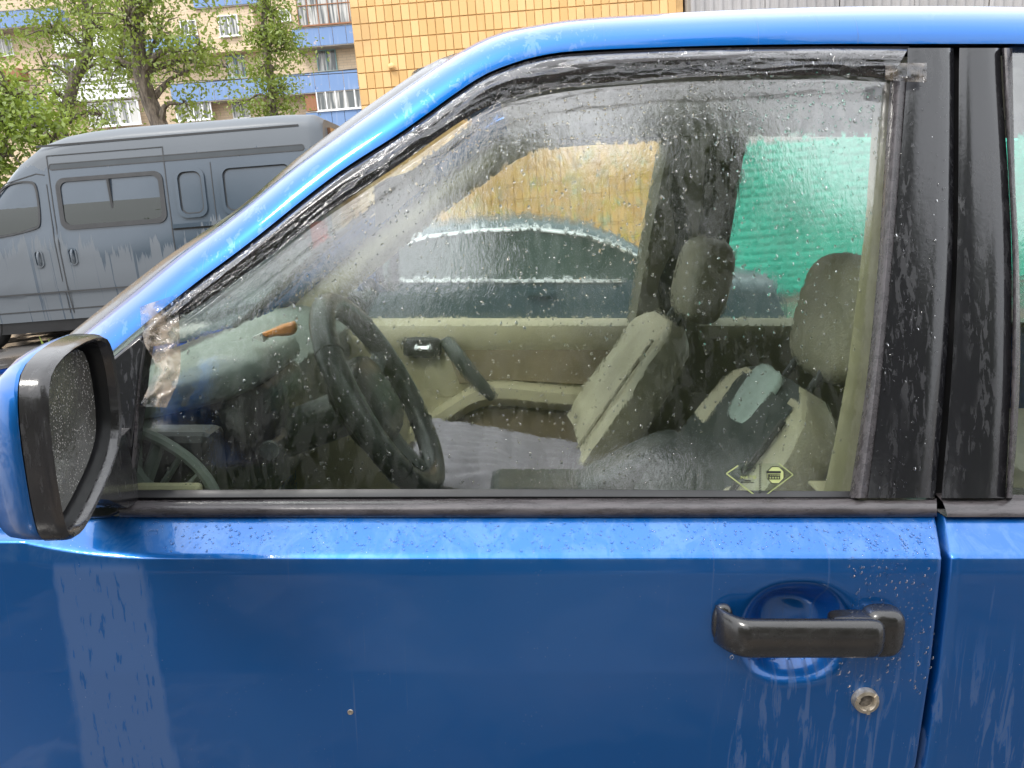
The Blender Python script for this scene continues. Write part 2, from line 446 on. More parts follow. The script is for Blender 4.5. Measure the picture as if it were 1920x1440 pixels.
def mat_asphalt():
    t = MT('damp_asphalt')
    v = t.noise(1.1, detail=7, rough=.6); w = t.step(v, .46, .56)
    g = t.noise(160.0, detail=3)
    c = t.mix(g, (.045, .043, .042), (.095, .088, .082))
    c = t.mix(t.math('MULTIPLY', t.step(t.noise(.32, detail=5), .48, .62), .7), c, (.24, .19, .145))   # washed-out sand
    return t.done(t.pbr(c, t.lerp(w, .07, .8), Normal=t.bump(g, t.lerp(w, .05, .5), .01)))
def mat_leaf(name, a, b, tr=.35):
    t = MT(name)
    ri = t.n('NewGeometry', out=None).outputs['Random Per Island']
    c = t.mix(ri, a, b)
    c = t.mix(t.math('MULTIPLY', t.step(t.noise(1.2), .4, .6), .35), c, tuple(x * .6 for x in a))
    d = t.n('BsdfDiffuse', {0: c}); q = t.n('BsdfTranslucent', {0: t.mix(.5, c, (.22, .30, .03))})
    s = t.n('MixShader', {0: tr, 1: d, 2: q})
    return t.done(t.n('MixShader', {0: .05, 1: s, 2: t.n('BsdfGlossy', {'Roughness': .4})}))
def mat_bark():
    t = MT('furrowed_bark')
    h = t.noise(1.0, t.sc((14, 14, 2.2)), detail=6, rough=.7)
    c = t.mix(t.step(h, .35, .65), (.06, .048, .038), (.21, .175, .14))
    return t.done(t.pbr(c, .9, Normal=t.bump(h, .8, .05)))
def mat_mirror():
    t = MT('spotted_mirror_glass')
    sp = t.step(t.n('TexVoronoi', {'Vector': t.co(), 'Scale': 330.0}), .30, .20)
    sp = t.math('MULTIPLY', sp, t.step(t.noise(60.0), .42, .50))
    gl = t.n('BsdfGlossy', {'Color': (.55, .56, .54), 'Roughness': .06, 'Normal': t.bump(t.noise(140.0, detail=3), .35, .002)})
    d = t.n('BsdfDiffuse', {0: (.55, .53, .50)})
    base = t.n('MixShader', {0: .25, 1: gl, 2: t.n('BsdfDiffuse', {0: (.20, .19, .17)})})
    return t.done(t.n('MixShader', {0: t.math('MULTIPLY', sp, .55), 1: base, 2: d}))
def mat_wood():
    t = MT('brown_board'); h = t.noise(1.0, t.sc((10, 10, .8)), detail=5)
    return t.done(t.pbr(t.mix(h, (.20, .085, .04), (.34, .16, .08)), .7))
PAINT = mat_paint(); BLACK = mat_black(); RUB = mat_rubber(); RAING = mat_rain_glass()
TRIM = mat_black('black_mirror_plastic', col=(.018, .017, .018))
HANDLE = simple('black_handle_plastic', (.015, .014, .0135), .24, .2, 30, .06, 300, coat=.35)
GLASS = mat_glass('far_side_glass', ripple=.10, dust=.12); SCREEN = mat_glass('windscreen_glass', ripple=.06, dust=.06)
DROP = mat_drop(); FILM = mat_film(); TAPE = mat_film('clear_packing_tape', (.9, .86, .8), .62)
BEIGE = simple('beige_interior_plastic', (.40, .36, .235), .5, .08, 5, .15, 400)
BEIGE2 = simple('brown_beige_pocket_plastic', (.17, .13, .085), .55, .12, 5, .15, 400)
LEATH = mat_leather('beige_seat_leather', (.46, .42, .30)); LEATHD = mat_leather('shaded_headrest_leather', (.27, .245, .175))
CHAR = mat_fabric('charcoal_seat_cloth', (.030, .037, .038)); SKYREFL = mat_fabric('pale_sky_reflection', (.30, .36, .34))
WHEELM = mat_leather('perforated_black_leather', (.035, .037, .037), strength=.2, rough=.36, perf=True)
PLGREY = simple('dark_grey_plastic', (.05, .056, .055), .45, .15, 9, .2, 350)
DASHM = simple('grey_green_dashboard', (.165, .19, .17), .55, .08, 4, .2, 420)
BLK = simple('matt_black_plastic', (.010, .010, .011), .4, .2, 9)
CARPET = simple('dark_carpet', (.035, .034, .03), .95, .3, 40, .5, 300)
LINER = simple('headliner_cloth', (.42, .41, .38), .9, .06, 4, .3, 300)
CHROME = simple('bright_trim', (.80, .80, .80), .12, .05, 9, metal=1.0)
LOCKM = simple('tarnished_lock_metal', (.42, .37, .30), .38, .25, 90, .3, 260, metal=.75)
QUILT = mat_fabric('lavender_grey_quilt', (.25, .225, .265)); ORANGE = simple('orange_plastic', (.58, .20, .03), .4, .2, 20)
WHITEP = simple('white_plastic', (.68, .67, .64), .5, .08, 5); WINF = simple('white_window_frame', (.78, .78, .76), .45, .06, 3)
STICK = simple('yellow_green_sticker_print', (.27, .31, .13), .5, .06, 30); STICKD = simple('dark_sticker_print', (.02, .022, .02), .5, .1, 30)
STICKC = mat_glass('clear_sticker_film', (.90, .93, .90), .04, 0, .05)
VANP = mat_van(); VANG = (lambda t: t.done(t.pbr((.018, .022, .018), .015, Specular_IOR_Level=.7, Normal=t.bump(t.noise(2.5), .05, .02))))(MT('van_window_glass'))
VANRUB = simple('van_window_rubber', (.035, .036, .038), .6, .1, 6); RED = simple('red_reflector', (.35, .03, .02), .3, .1, 8)
VANBR = simple('wall_reflection_glass', (.20, .10, .055), .12, .2, 3)
TILE = mat_tile(); JOINT = simple('dark_joint_mortar', (.56, .35, .15), .9, .2, 6); FACADE = mat_facade(); PANEL = mat_panel(); PANE = mat_pane()
WFL = simple('whitewashed_balcony', (.74, .74, .74), .7, .08, 1.5); CONC = simple('concrete_slab', (.36, .33, .29), .85, .15, 1.2); TEAL = simple('teal_window_frame', (.20, .34, .33), .6, .1, 3)
WOOD = mat_wood(); CORR = simple('grey_sheet_metal', (.36, .345, .34), .5, .14, 1.4, metal=.2)
GREEN = simple('green_ribbed_metal', (.045, .42, .31), .38, .16, 1.1, .08, 30, coat=.2); ASPH = mat_asphalt(); BARK = mat_bark()
LEAF1 = mat_leaf('spring_leaf', (.17, .235, .035), (.31, .38, .08), .45); LEAF2 = mat_leaf('bright_bush_leaf', (.17, .25, .03), (.30, .38, .07)); LEAF3 = mat_leaf('dark_leaf', (.055, .085, .02), (.11, .15, .035))
SILV = simple('blue_grey_car_paint', (.055, .085, .098), .35, .06, 2, metal=.1, coat=.3); SGLASS = simple('neighbour_car_glass', (.05, .07, .066), .06, .2, 2, spec=.45)
TYRE = simple('tyre_rubber', (.02, .02, .02), .8, .2, 20, .3, 100); RIM = simple('alloy_rim', (.45, .46, .47), .35, .08, 9, metal=.8)
# ------------------------------------------------------------------ ground
TS = math.tan(SLOPE)
def soft(x, lo, hi, k=0.8):
    if x < lo: return lo - k * (1 - math.exp((x - lo) / k))
    if x > hi: return hi + k * (1 - math.exp(-(x - hi) / k))
    return x
def gz(x): return 0.004 - TS * soft(x + 0.107, -2.3, 2.9)
xs = sorted(set([-400, -150, -60, -30, -15, -10, -7] + [round(-6 + .25 * i, 2) for i in range(49)] + [7, 10, 15, 30, 60, 150, 400]))
ys_ = [-400, -120, -40, -15, -5, 0, 2, 5, 9, 15, 25, 45, 100, 400]
gv = [(x, y, gz(x)) for y in ys_ for x in xs]; nx = len(xs)
gf = [(j * nx + i, j * nx + i + 1, (j + 1) * nx + i + 1, (j + 1) * nx + i) for j in range(len(ys_) - 1) for i in range(nx - 1)]
tag(mesh('ground', gv, gf, ASPH), kind='structure')

# ------------------------------------------------------------------ yellow tiled building
YW = 12.0
yb = thing('tiled_building', 'building with a yellow-orange tiled wall behind the blue car roof', 'building', (0.3, YW + 3, -.3))
XL, XR = -2.12, 2.66
MB().box((XL, YW + .02, -.6), (XR, YW + 7, 8.0)).build('wall', JOINT, yb, False)
MB().box((XL - .15, YW - .12, 8.0), (XR + .12, YW + 7.1, 8.25)).build('roof_edge', CONC, yb, False)
def proj_w(p):
    q = RY.transposed() @ (Vector(p) - C0)
    dep = q.y * math.cos(PITCH) - q.z * math.sin(PITCH)
    return CX + F_PX * q.x / dep, CY - F_PX * (q.y * math.sin(PITCH) + q.z * math.cos(PITCH)) / dep
roofline = [(600, 300), (640, 262), (731, 184), (855, 101), (937, 60), (1012, 41), (1162, 28), (1320, 21), (1500, 13)]
TW, THH = .120, .222
def tile_verts(w, h, d=.011, b=.005):
    return [(-w/2, 0, -h/2), (w/2, 0, -h/2), (w/2, 0, h/2), (-w/2, 0, h/2),
            (-w/2 + b, -d, -h/2 + b), (w/2 - b, -d, -h/2 + b), (w/2 - b, -d, h/2 - b), (-w/2 + b, -d, h/2 - b)]
TF = [(4, 5, 6, 7), (0, 1, 5, 4), (1, 2, 6, 5), (2, 3, 7, 6), (3, 0, 4, 7)]
tme = bpy.data.meshes.new('tile'); tme.from_pydata(tile_verts(TW - .005, THH - .010), [], TF); tme.materials.append(TILE)
single, rest = [], MB()
nrow = int(8.6 / THH)
for r in range(nrow):
    z = -.55 + THH * (r + .5); xo = .03 * math.sin(r * 2.1)
    for c in range(int((XR - XL) / TW)):
        x = XL + TW * (c + .5) + .006
        xx = x + (random.random() - .5) * .004; dy = random.random() * .005
        px, py = proj_w((x, YW, z))
        edge = np.interp(px, [a for a, b in roofline], [b for a, b in roofline])
        if -14 < py < edge + 14: single.append((xx, YW + .02 - dy, z))
        else: rest.add([Vector(p) + Vector((xx, YW + .018 - dy, z)) for p in tile_verts(TW - .005, THH - .010)], TF)
single.sort(key=lambda p: p[0] + p[2] * .01)
for i, p in enumerate(single):
    if i < 300:
        o = bpy.data.objects.new('tile', tme); link(o, yb); o.location = Vector(p) - Vector(yb['_base'])
        o.rotation_euler = ((random.random() - .5) * .03, (random.random() - .5) * .012, (random.random() - .5) * .03)
    else: rest.add([Vector(q) + Vector(p) for q in tile_verts(TW - .009, THH - .010)], TF)
tag(rest.build('tile_field', TILE, yb, False), kind='stuff')
# side wall tiles in view from the left are plain joints; a hook sits in the wall
MB().lathe([(.0, 0), (.035, 0), (.05, .03), (.03, .06), (0.0, .07)], W(735, 125, YW - .005), (0, -1, 0), 10).build('wall_plug', TILE, yb)

# ------------------------------------------------------------------ sheet-metal garage with the green ribbed gate
gr = thing('metal_garage', 'grey corrugated metal garage with a green ribbed gate beside the yellow wall', 'garage', (6, YW + 2, -.3))
def corrugated(x0, x1, z0, z1, y, pitch, amp, vertical=True):
    v, f = [], []; n = int(((x1 - x0) if vertical else (z1 - z0)) / pitch * 8)
    for i in range(n + 1):
        t = i / n; a = amp * max(-.55, min(.55, math.sin(2 * math.pi * t * n / 8))) / .55
        if vertical: v += [(x0 + (x1 - x0) * t, y - a, z0), (x0 + (x1 - x0) * t, y - a, z1)]
        else: v += [(x0, y - a, z0 + (z1 - z0) * t), (x1, y - a, z0 + (z1 - z0) * t)]
    return v, [(2 * i, 2 * i + 2, 2 * i + 3, 2 * i + 1) for i in range(n)]
for x0 in np.arange(2.74, 11.0, 1.06):
    v, f = corrugated(x0, x0 + 1.05, 2.05, 5.4, YW - .12 + (.012 if int((x0 - 2.7) / 1.06) % 2 else 0), .13, .018)
    mesh('sheet', v, f, CORR, gr)
MB().box((2.70, YW - .05, -.7), (11.2, YW + 6, 5.35)).build('wall', CONC, gr, False)
v, f = corrugated(2.80, 8.6, -.7, 1.985, YW - .22, .122, .017, False)
mesh('gate', v, f, GREEN, gr)
b = MB(); b.box((2.70, YW - .27, -.7), (2.80, YW - .05, 2.05)).box((8.6, YW - .27, -.7), (8.72, YW - .05, 2.05)).box((2.80, YW - .20, 1.985), (8.6, YW - .05, 2.05))
b.build('gate_frame', CORR, gr, False)

# ------------------------------------------------------------------ apartment block
YA = 52.0
ab = thing('apartment_block', 'cream tiled apartment block with blue balconies behind the trees', 'building', (-20, YA + 6, 0))
MB().box((-52, YA, -.5), (3, YA + 12, 26)).build('wall', FACADE, ab, False)
MB().box((-52.3, YA - .3, 26), (3.3, YA + 12.3, 26.5)).build('roof', CONC, ab, False)
def rect(x0, x1, y0, y1, Y):
    xc, yc = (x0 + x1) / 2, (y0 + y1) / 2
    return W(x0, yc, Y).x, W(x1, yc, Y).x, W(xc, y1, Y).z, W(xc, y0, Y).z
def balcony(x0, x1, y0, y1, n, mat=None):
    X0, X1, z0, z1 = rect(x0, x1, y0, y1, YA - 1.1)
    s = MB().box((X0, YA - 1.1, z0 - .14), (X1, YA - .02, z0)).build('balcony', CONC, ab, False)
    for i in range(n):
        a, b_ = X0 + (X1 - X0) * i / n, X0 + (X1 - X0) * (i + 1) / n
        MB().box((a + .015, YA - 1.13, z0 - .08), (b_ - .015, YA - 1.09, z1 - .03 + random.random() * .02)).build('panel', mat or PANEL, s, False)
    for xx in (X0, X1 - .05): MB().box((xx, YA - 1.08, z0), (xx + .05, YA - .02, z1 - .05)).build('side_panel', mat or PANEL, s, False)
    MB().box((X0 - .02, YA - 1.16, z1), (X1 + .02, YA - 1.06, z1 + .05)).build('rail', CONC, s, False)
    return s
def window(x0, x1, y0, y1, n, frame, Y=None, bar=.055, tr=False):
    Y = Y or YA
    X0, X1, z0, z1 = rect(x0, x1, y0, y1, Y - .1)
    b = MB()
    for zz in (z0, z1 - bar): b.box((X0, Y - .12, zz), (X1, Y - .02, zz + bar))
    xs_ = [X0 + (X1 - X0) * i / n for i in range(n + 1)]
    for i, xx in enumerate(xs_):
        xx = min(max(xx - bar / 2, X0), X1 - bar)
        b.box((xx, Y - .115, z0 + bar), (xx + bar, Y - .02, z1 - bar))
    if tr: b.box((X0 + bar, Y - .11, z0 + (z1 - z0) * .7), (X1 - bar, Y - .03, z0 + (z1 - z0) * .7 + bar))
    w = b.build('window', frame, ab, False)
    for a, c in zip(xs_, xs_[1:]): MB().box((a + bar * .4, Y - .06, z0 + bar), (c - bar * .4, Y - .045, z1 - bar)).build('pane', PANE, w, False)
    MB().box((X0 - .06, Y - .22, z0 - .06), (X1 + .06, Y - .02, z0 - .003)).build('sill', frame, w, False)
    return w
# projecting cream bay
X0, X1, z0, z1 = rect(372, 478, 12, 97, YA - .95)
MB().box((X0, YA - .95, z0), (X1, YA - .01, z1 + .1)).build('bay', FACADE, ab, False)
window(410, 447, 28, 68, 2, WINF, YA - .95)
for a in [(548, 700, 49, 81, 6), (318, 700, 143, 177, 14), (575, 720, 206, 244, 6), (360, 480, -24, 8, 4), (-60, 112, 20, 48, 6), (-60, 62, 184, 211, 4), (228, 371, 72, 98, 5)]: balcony(*a)
balcony(88, 245, 152, 186, 6, WFL); balcony(100, 240, 60, 92, 5, WFL)
for a in [(425, 459, 104, 146, 2, TEAL), (594, 631, 93, 134, 2, TEAL), (435, 468, 189, 222, 2, WINF), (-14, 23, 68, 105, 2, WINF), (338, 369, 38, 66, 2, WINF), (520, 545, 18, 40, 2, WINF)]: window(*a)
window(556, 712, -10, 44, 8, WOOD, YA - 1.0, .05, True); window(593, 720, 163, 204, 7, WFL, YA - 1.0, .07)
window(328, 396, 178, 226, 4, WFL, YA - .9, .07); window(165, 262, 190, 236, 5, WFL, YA - .8, .09); window(96, 236, 108, 150, 6, WFL, YA - 1.0, .09); window(20, 92, 215, 250, 3, WINF)
X0, X1, z0, z1 = rect(572, 593, 162, 208, YA - 1.0)
MB().box((X0, YA - 1.0, z0), (X1, YA - .02, z1)).build('board_screen', WOOD, ab, False)
X0, X1, z0, z1 = rect(-40, 36, 130, 150, YA - 1.0)
MB().box((X0, YA - 1.0, z0), (X1, YA - .02, z1)).build('board_screen', WOOD, ab, False)
for n, (a, b_, lb) in enumerate([((320, 148), (690, 118), 'upper thin black cable strung across the apartment front'), ((360, 128), (690, 134), 'lower thin black cable strung across the apartment front')]):
    p, q = W(*a, 44), W(*b_, 44); p.x -= 12; q.x += 8
    tag(MB().tube([p + (q - p) * t + Vector((0, 0, -1.2 * t * (1 - t))) for t in np.linspace(0, 1, 14)], .022, 5).build('overhead_cable', BLK), lb, 'cable', 'cables across the apartment front')

# ------------------------------------------------------------------ trees
def leaves(name, blobs, n, size, mat, parent, clumps=34, sig=.34, droop=.3):
    vol = np.array([b[1][0] * b[1][1] * b[1][2] for b in blobs]); vol = vol ** .67 / (vol ** .67).sum()
    C = []
    for (c, r), w in zip(blobs, vol):
        k = max(4, int(clumps * len(blobs) * w)); d = RNG.normal(size=(k, 3)); d /= np.linalg.norm(d, axis=1)[:, None]
        d *= (RNG.random((k, 1)) ** .45); C.append(np.array(c) + d * np.array(r))
    C = np.concatenate(C); S_ = sig * (.55 + .9 * RNG.random(len(C)))
    idx = RNG.integers(0, len(C), n)
    p = C[idx] + RNG.normal(size=(n, 3)) * S_[idx][:, None] * np.array([1.1, 1.1, .75])
    a = RNG.normal(size=(n, 3)); a[:, 2] -= droop; a /= np.linalg.norm(a, axis=1)[:, None]
    t = RNG.normal(size=(n, 3)); b = np.cross(a, t); b /= np.linalg.norm(b, axis=1)[:, None]
    s = size * (.55 + .9 * RNG.random((n, 1)))
    V = np.stack([p, p + a * s * .5 + b * s * .26, p + a * s, p + a * s * .5 - b * s * .26], 1).reshape(-1, 3)
    me = bpy.data.meshes.new(name); me.vertices.add(4 * n); me.loops.add(4 * n); me.polygons.add(n)
    me.vertices.foreach_set('co', V.ravel()); me.loops.foreach_set('vertex_index', np.arange(4 * n))
    me.polygons.foreach_set('loop_start', np.arange(0, 4 * n, 4)); me.polygons.foreach_set('loop_total', np.full(n, 4))
    me.materials.append(mat); me.update(); me.validate()
    o = bpy.data.objects.new(name, me); link(o, parent); o.location = -Vector(parent['_base'])
    return C
def tree(name, label, trunk, r0, blobs, n, size, mat, group, sig=.34, clumps=34, twigs=True, cat='tree'):
    base = Vector(trunk[0]); t = thing(name, label, cat, base, group)
    path = resample([tuple(p) for p in trunk], 16); rr = [r0 * (1 - .72 * i / 15) * (1.25 if i == 0 else 1) for i in range(16)]
    path = [Vector(p) + Vector((random.uniform(-.3, .3) * r0, random.uniform(-.3, .3) * r0, 0)) for p in path]
    MB().tube(path, rr, 10).build('trunk', BARK, t)
    C = leaves('crown', blobs, n, size, mat, t, clumps, sig)
    b = MB()
    for c, r in blobs:
        c = Vector(c); k = min(range(3, 16), key=lambda i: abs(path[i].z - (c.z - .8 * r[2])) + .3 * (path[i] - c).length)
        s = path[k]; m = (s + c) / 2 + Vector((random.uniform(-.2, .2), random.uniform(-.2, .2), .25))
        b.tube(resample([tuple(s), tuple(m), tuple(c)], 7), [rr[k] * .55 * (1 - .8 * i / 6) for i in range(7)], 6)
    if twigs:
        for i in range(0, len(C), 2):
            c = Vector(C[i]); bc = min((Vector(q[0]) for q in blobs), key=lambda q: (q - c).length)
            b.tube([bc, (bc + c) / 2 + Vector((0, 0, .1)), c], [.03, .02, .008], 4)
    b.build('limbs', BARK, t); return t
def WB(px, py, Y, r): return (tuple(W(px, py, Y)), r)
g0 = 'trees behind the grey van'
T = lambda *q: [W(*p) for p in q]
tr1 = [Vector((-8.55, 20, .2)), Vector((-8.6, 20, 2.0))] + T((290, 225, 20), (268, 130, 20), (255, 40, 20)) + [Vector((-8.5, 20, 9.5))]
tree('broadleaf_tree', 'large leafy tree with a thick forked trunk behind the grey van roof', tr1, .30,
     [WB(300, 60, 20, (1.2, 1.2, 1.0)), WB(240, 40, 19.5, (1.0, 1.1, 1.0)), WB(345, 140, 20, (1.0, 1.0, .75)), WB(380, 95, 19.6, (.6, .9, .7)), WB(225, 120, 20.5, (.8, .9, .8)), WB(330, -40, 20, (1.6, 1.4, 1.3)), WB(250, -110, 20, (1.8, 1.6, 1.5)), WB(345, 195, 20, (.6, .7, .35)), WB(420, 125, 20, (.35, .5, .3))], 8000, .11, LEAF1, g0, .30, 26)
tr2 = [Vector((-13.3, 24, .2)), Vector((-13.2, 24, 2.5))] + T((118, 235, 24), (140, 150, 24), (165, 60, 24)) + [Vector((-11.8, 24, 11))]
tree('broadleaf_tree', 'leafy tree with a leaning trunk at the left above the van cab', tr2, .26,
     [WB(100, 60, 24, (1.5, 1.4, 1.2)), WB(175, 50, 23.5, (1.2, 1.2, 1.2)), WB(85, 130, 24, (1.1, 1.0, .6)), WB(200, 130, 24, (.9, 1.0, .6)), WB(120, 195, 24, (1.3, 1.1, .6)), WB(190, 215, 24, (.7, 1.1, .35)), WB(120, -40, 24, (2.4, 1.8, 1.6)), WB(60, 180, 23, (.7, .8, .5))], 8000, .12, LEAF1, g0, .33, 22)
tr3 = [Vector((-8.2, 28, .2)), Vector((-8.1, 28, 3.0))] + T((512, 200, 28), (500, 120, 28), (493, 20, 28)) + [Vector((-7.9, 28, 11.5))]
tree('poplar_tree', 'slim upright tree in front of the apartment block, right of the big trees', tr3, .20,
     [WB(505, 25, 28, (.75, .8, .9)), WB(528, 85, 28, (.85, .8, .75)), WB(500, 130, 28, (.7, .7, .7)), WB(530, 165, 28, (.65, .7, .6)), WB(492, 75, 28, (.5, .6, .7)), WB(500, -60, 28, (1.0, 1.0, 1.5)), WB(515, 205, 28, (.9, .8, .4)), WB(575, 105, 28, (.3, .5, .25)), WB(455, 195, 28, (.3, .4, .25))], 7000, .13, LEAF1, g0, .28, 20)
tr4 = [Vector((-8.9, 13.5, .2)), Vector((-8.8, 13.5, 1.5)), Vector((-8.6, 13.5, 3.2)), Vector((-8.5, 13.5, 4.2))]
tree('leafy_bush', 'bright green bush at the left edge behind the van windscreen', tr4, .10,
     [WB(10, 230, 13.2, (.75, .8, .55)), WB(70, 240, 13.2, (.5, .6, .35)), WB(-40, 180, 13.5, (.9, .9, .6)), WB(10, 290, 13, (.7, .7, .45)), WB(100, 262, 13.2, (.3, .5, .2)), WB(-60, 320, 13.3, (.9, .9, .8)), WB(25, 180, 13.4, (.35, .5, .22))], 7500, .09, LEAF2, None, .2, 24, cat='bush')
# the row behind the photographer that the wet glass and paint mirror
gb = 'trees on the verge opposite the blue car'
VB = [((-.7, -11.2), 7.8, 'broad dark tree set back behind the tall one on the opposite verge'), ((2.3, -8.0), 9.3, 'slightly lower dark tree between the two tall ones on the opposite verge'), ((.6, -8.0), 10.6, 'tall dark tree straight across from the blue car door'), ((3.8, -8.0), 11.4, 'tall dark tree across from the blue car rear door'), ((-6.2, -9.0), 7.6, 'broad dark tree across from the blue car bonnet'),
      ((-3.0, -9.6), 7.4, 'broad dark tree across from the blue car mirror'), ((5.6, -8.8), 7.9, 'broad dark tree across from the blue car tail'), ((9.2, -9.5), 7.6, 'broad dark tree furthest right on the opposite verge'), ((-10, -9.5), 7.6, 'broad dark tree furthest left on the opposite verge')]
for (x, y), h, lb in VB:
    zb = gz(x)
    q = {10.6: .55, 11.4: 1.0, 9.3: .6}.get(h, 1)
    if h > 8: bl = [((x, y, h * .45), (1.0 * q, 1.0, h * .16)), ((x + .3 * q, y, h * .62), (.9 * q, 1.0, h * .14)), ((x - .2 * q, y, h * .77), (.8 * q, .8, h * .09)), ((x + .1 * q, y, h * .90), (.7 * q, .6, h * .07)), ((x - .4 * q, y, h * .3), (1.2, 1.0, h * .12))]
    else: bl = [((x, y, h * .45), (1.9, 1.3, h * .20)), ((x - .9, y, h * .34), (1.4, 1.2, h * .16)), ((x + 1.0, y + .3, h * .36), (1.4, 1.2, h * .17)), ((x + .2, y, h * .68), (1.7, 1.1, h * .16)), ((x, y, h * .86), (1.0, .6, h * .10)), ((x - .3, y + .4, h * .20), (2.0, 1.2, h * .12))]
    tree('verge_tree', lb, [Vector((x, y, zb)), Vector((x + .1, y, h * .3)), Vector((x - .1, y, h * .6)), Vector((x, y, h * .85))], .2, bl, 9000, .20 if h > 8 else .26, LEAF3, gb, .3 if h > 8 else .4, 22, False)
hv = [((x, -13.2 + .5 * math.sin(x), .9), (1.6, .9, 1.0)) for x in np.arange(-16, 15, 2.2)]
hd = thing('hedge', 'long dark hedge running along the opposite verge', 'hedge', (0, -13.2, 0))
leaves('foliage', hv, 9000, .25, LEAF3, hd, 16, .42)

# ------------------------------------------------------------------ grey van
YV = 8.7
van = thing('grey_van', 'dusty grey high-roof van parked sideways beyond the blue car', 'van', (-4.6, YV + .95, .2))
def vtop(x):
    return np.interp(x, [-7.4, -7.2, -6.5, -6.15, -5.45, -5.14, -4.85, -4.58, -4.2, -2.4, -2.12, -2.02], [1.05, 1.2, 1.38, 1.48, 2.25, 2.45, 2.53, 2.56, 2.575, 2.575, 2.555, 2.50])
def vY(z):                                    # side surface: vertical below, leaning in above the belt
    return YV + (.10 * max(0, .95 - z) ** 2 if z < .95 else 0) + (.11 * max(0, z - 1.44) ** 1.25 if z > 1.44 else 0) - (.018 if .84 < z < 1.42 else 0)
vx = sorted(set(list(np.linspace(-7.4, -5.3, 22)) + list(np.linspace(-5.3, -4.2, 16)) + list(np.linspace(-4.2, -2.3, 12)) + list(np.linspace(-2.3, -2.02, 7))))
YV2 = YV + 1.95; ymid = (YV + YV2) / 2
rings = []
for x in vx:
    t = float(vtop(x)); nose = max(0, (-6.7 - x)) * .25 + max(0, x + 2.16) ** 2 * 4.0
    side = []
    for k in range(15):
        z = .53 + (t - .16 - .53) * k / 14
        side.append((vY(z) + nose, z))
    y1, z1 = side[-1]; slope = .2
    for a in (18, 36, 54, 72, 90):
        q = R(a); side.append((y1 + .17 * (1 - math.cos(q)) + .02 * a / 90, z1 + .16 * math.sin(q)))
    near = [Vector((x, y, z)) for y, z in side]
    far = [Vector((x, 2 * ymid - p.y, p.z)) for p in reversed(near)]
    rings.append(near + far)
MB().loft(rings, True, True).build('body', VANP, van, True, 45)
def vq(x0, x1, z0, z1, off, rad=.05, seg=4):  # rounded rectangle outline on the van side
    pts = []
    for cx, cz, a0 in ((x1 - rad, z1 - rad, 0), (x0 + rad, z1 - rad, 90), (x0 + rad, z0 + rad, 180), (x1 - rad, z0 + rad, 270)):
        for k in range(seg + 1):
            q = R(a0 + 90 * k / seg); x, z = cx + rad * math.cos(q), cz + rad * math.sin(q)
            pts.append(Vector((x, vY(z) + off, z)))
    return pts
def vring(name, outer, inner, mat, lift, parent=None):
    n = len(outer); up = Vector((0, -lift, 0))
    rg = [[p + Vector((0, .01, 0)) for p in outer], [p + up for p in outer], [p + up for p in inner], [p + Vector((0, .01, 0)) for p in inner]]
    m = MB(); v = [p for r_ in rg for p in r_]; f = []
    for i in range(3):
        for k in range(n): f.append((i * n + k, i * n + (k + 1) % n, (i + 1) * n + (k + 1) % n, (i + 1) * n + k))
    return m.add(v, f).build(name, mat, parent or van, True, 35)
def vseam(name, pts, w=.010, mat=None, lift=.002):
    m = MB()
    P = [Vector((x, vY(z) - lift, z)) for x, z in pts]
    for a, b_ in zip(P, P[1:]):
        d = (b_ - a).normalized(); s = Vector((d.z, 0, -d.x)) * w / 2
        m.prism([a - s, b_ - s, b_ + s, a + s], (0, -.003, 0))
    return m.build(name, mat or VANRUB, van, False)
zz = lambda x, z0, z1, n=7: [(x, z0 + (z1 - z0) * i / n) for i in range(n + 1)]
# sliding door with its window
sdoor = vseam('sliding_door_gap', zz(-5.06, .60, 2.32) + [(-3.77, 2.32)] + list(reversed(zz(-3.77, .60, 2.32)))[0:0])
vseam('sliding_door_gap', zz(-3.775, .60, 2.32)); vseam('door_gap', zz(-5.10, .60, 2.02), .008); vseam('sill_seam', [(-7.0, .64), (-2.3, .66)], .012)
vseam('front_door_gap', [(-6.9, 2.0)][0:0] + [(-6.15, 1.50), (-5.55, 2.06), (-5.2, 2.14), (-5.11, 2.12)], .010)
vseam('lower_crease', [(-6.9, .845), (-2.3, .845)], .016); vseam('roof_seam', [(-5.16, 2.425), (-2.26, 2.435)], .022)
vring('roof_band', vq(-5.05, -2.22, 2.165, 2.235, 0, .03), vq(-5.04, -2.23, 2.175, 2.225, 0, .02), VANRUB, .006)
mesh('roof_band_face', vq(-5.045, -2.225, 2.17, 2.23, -.004, .025), [tuple(range(20))], simple('darker_grey_band', (.035, .043, .050), .5, .1, 3), van, False)
sw = vring('side_window_frame', vq(-5.0, -3.81, 1.515, 2.075, 0, .10, 6), vq(-4.95, -3.86, 1.565, 2.03, 0, .075, 6), VANRUB, .014)
def bulged(name, pts, x0, x1, z0, z1, parent, rows=12):      # curved pane clipped to the frame's opening
    v, f = [], []
    for k in range(rows + 1):
        z = z0 + (z1 - z0) * k / rows
        xs_ = [a.x + (b_.x - a.x) * (z - a.z) / (b_.z - a.z) for a, b_ in zip(pts, pts[1:] + pts[:1]) if (a.z - z) * (b_.z - z) <= 0 and abs(a.z - b_.z) > 1e-9]
        xa, xb = (min(xs_), max(xs_)) if xs_ else (x0, x1)
        for i in range(9): v.append((xa + (xb - xa) * i / 8, vY(z) - .004 + .14 * max(0, z - 1.62) ** 2, z))
    for k in range(rows):
        for i in range(8): f.append((k * 9 + i, k * 9 + i + 1, k * 9 + i + 10, k * 9 + i + 9))
    return mesh(name, v, f, VANG, parent)
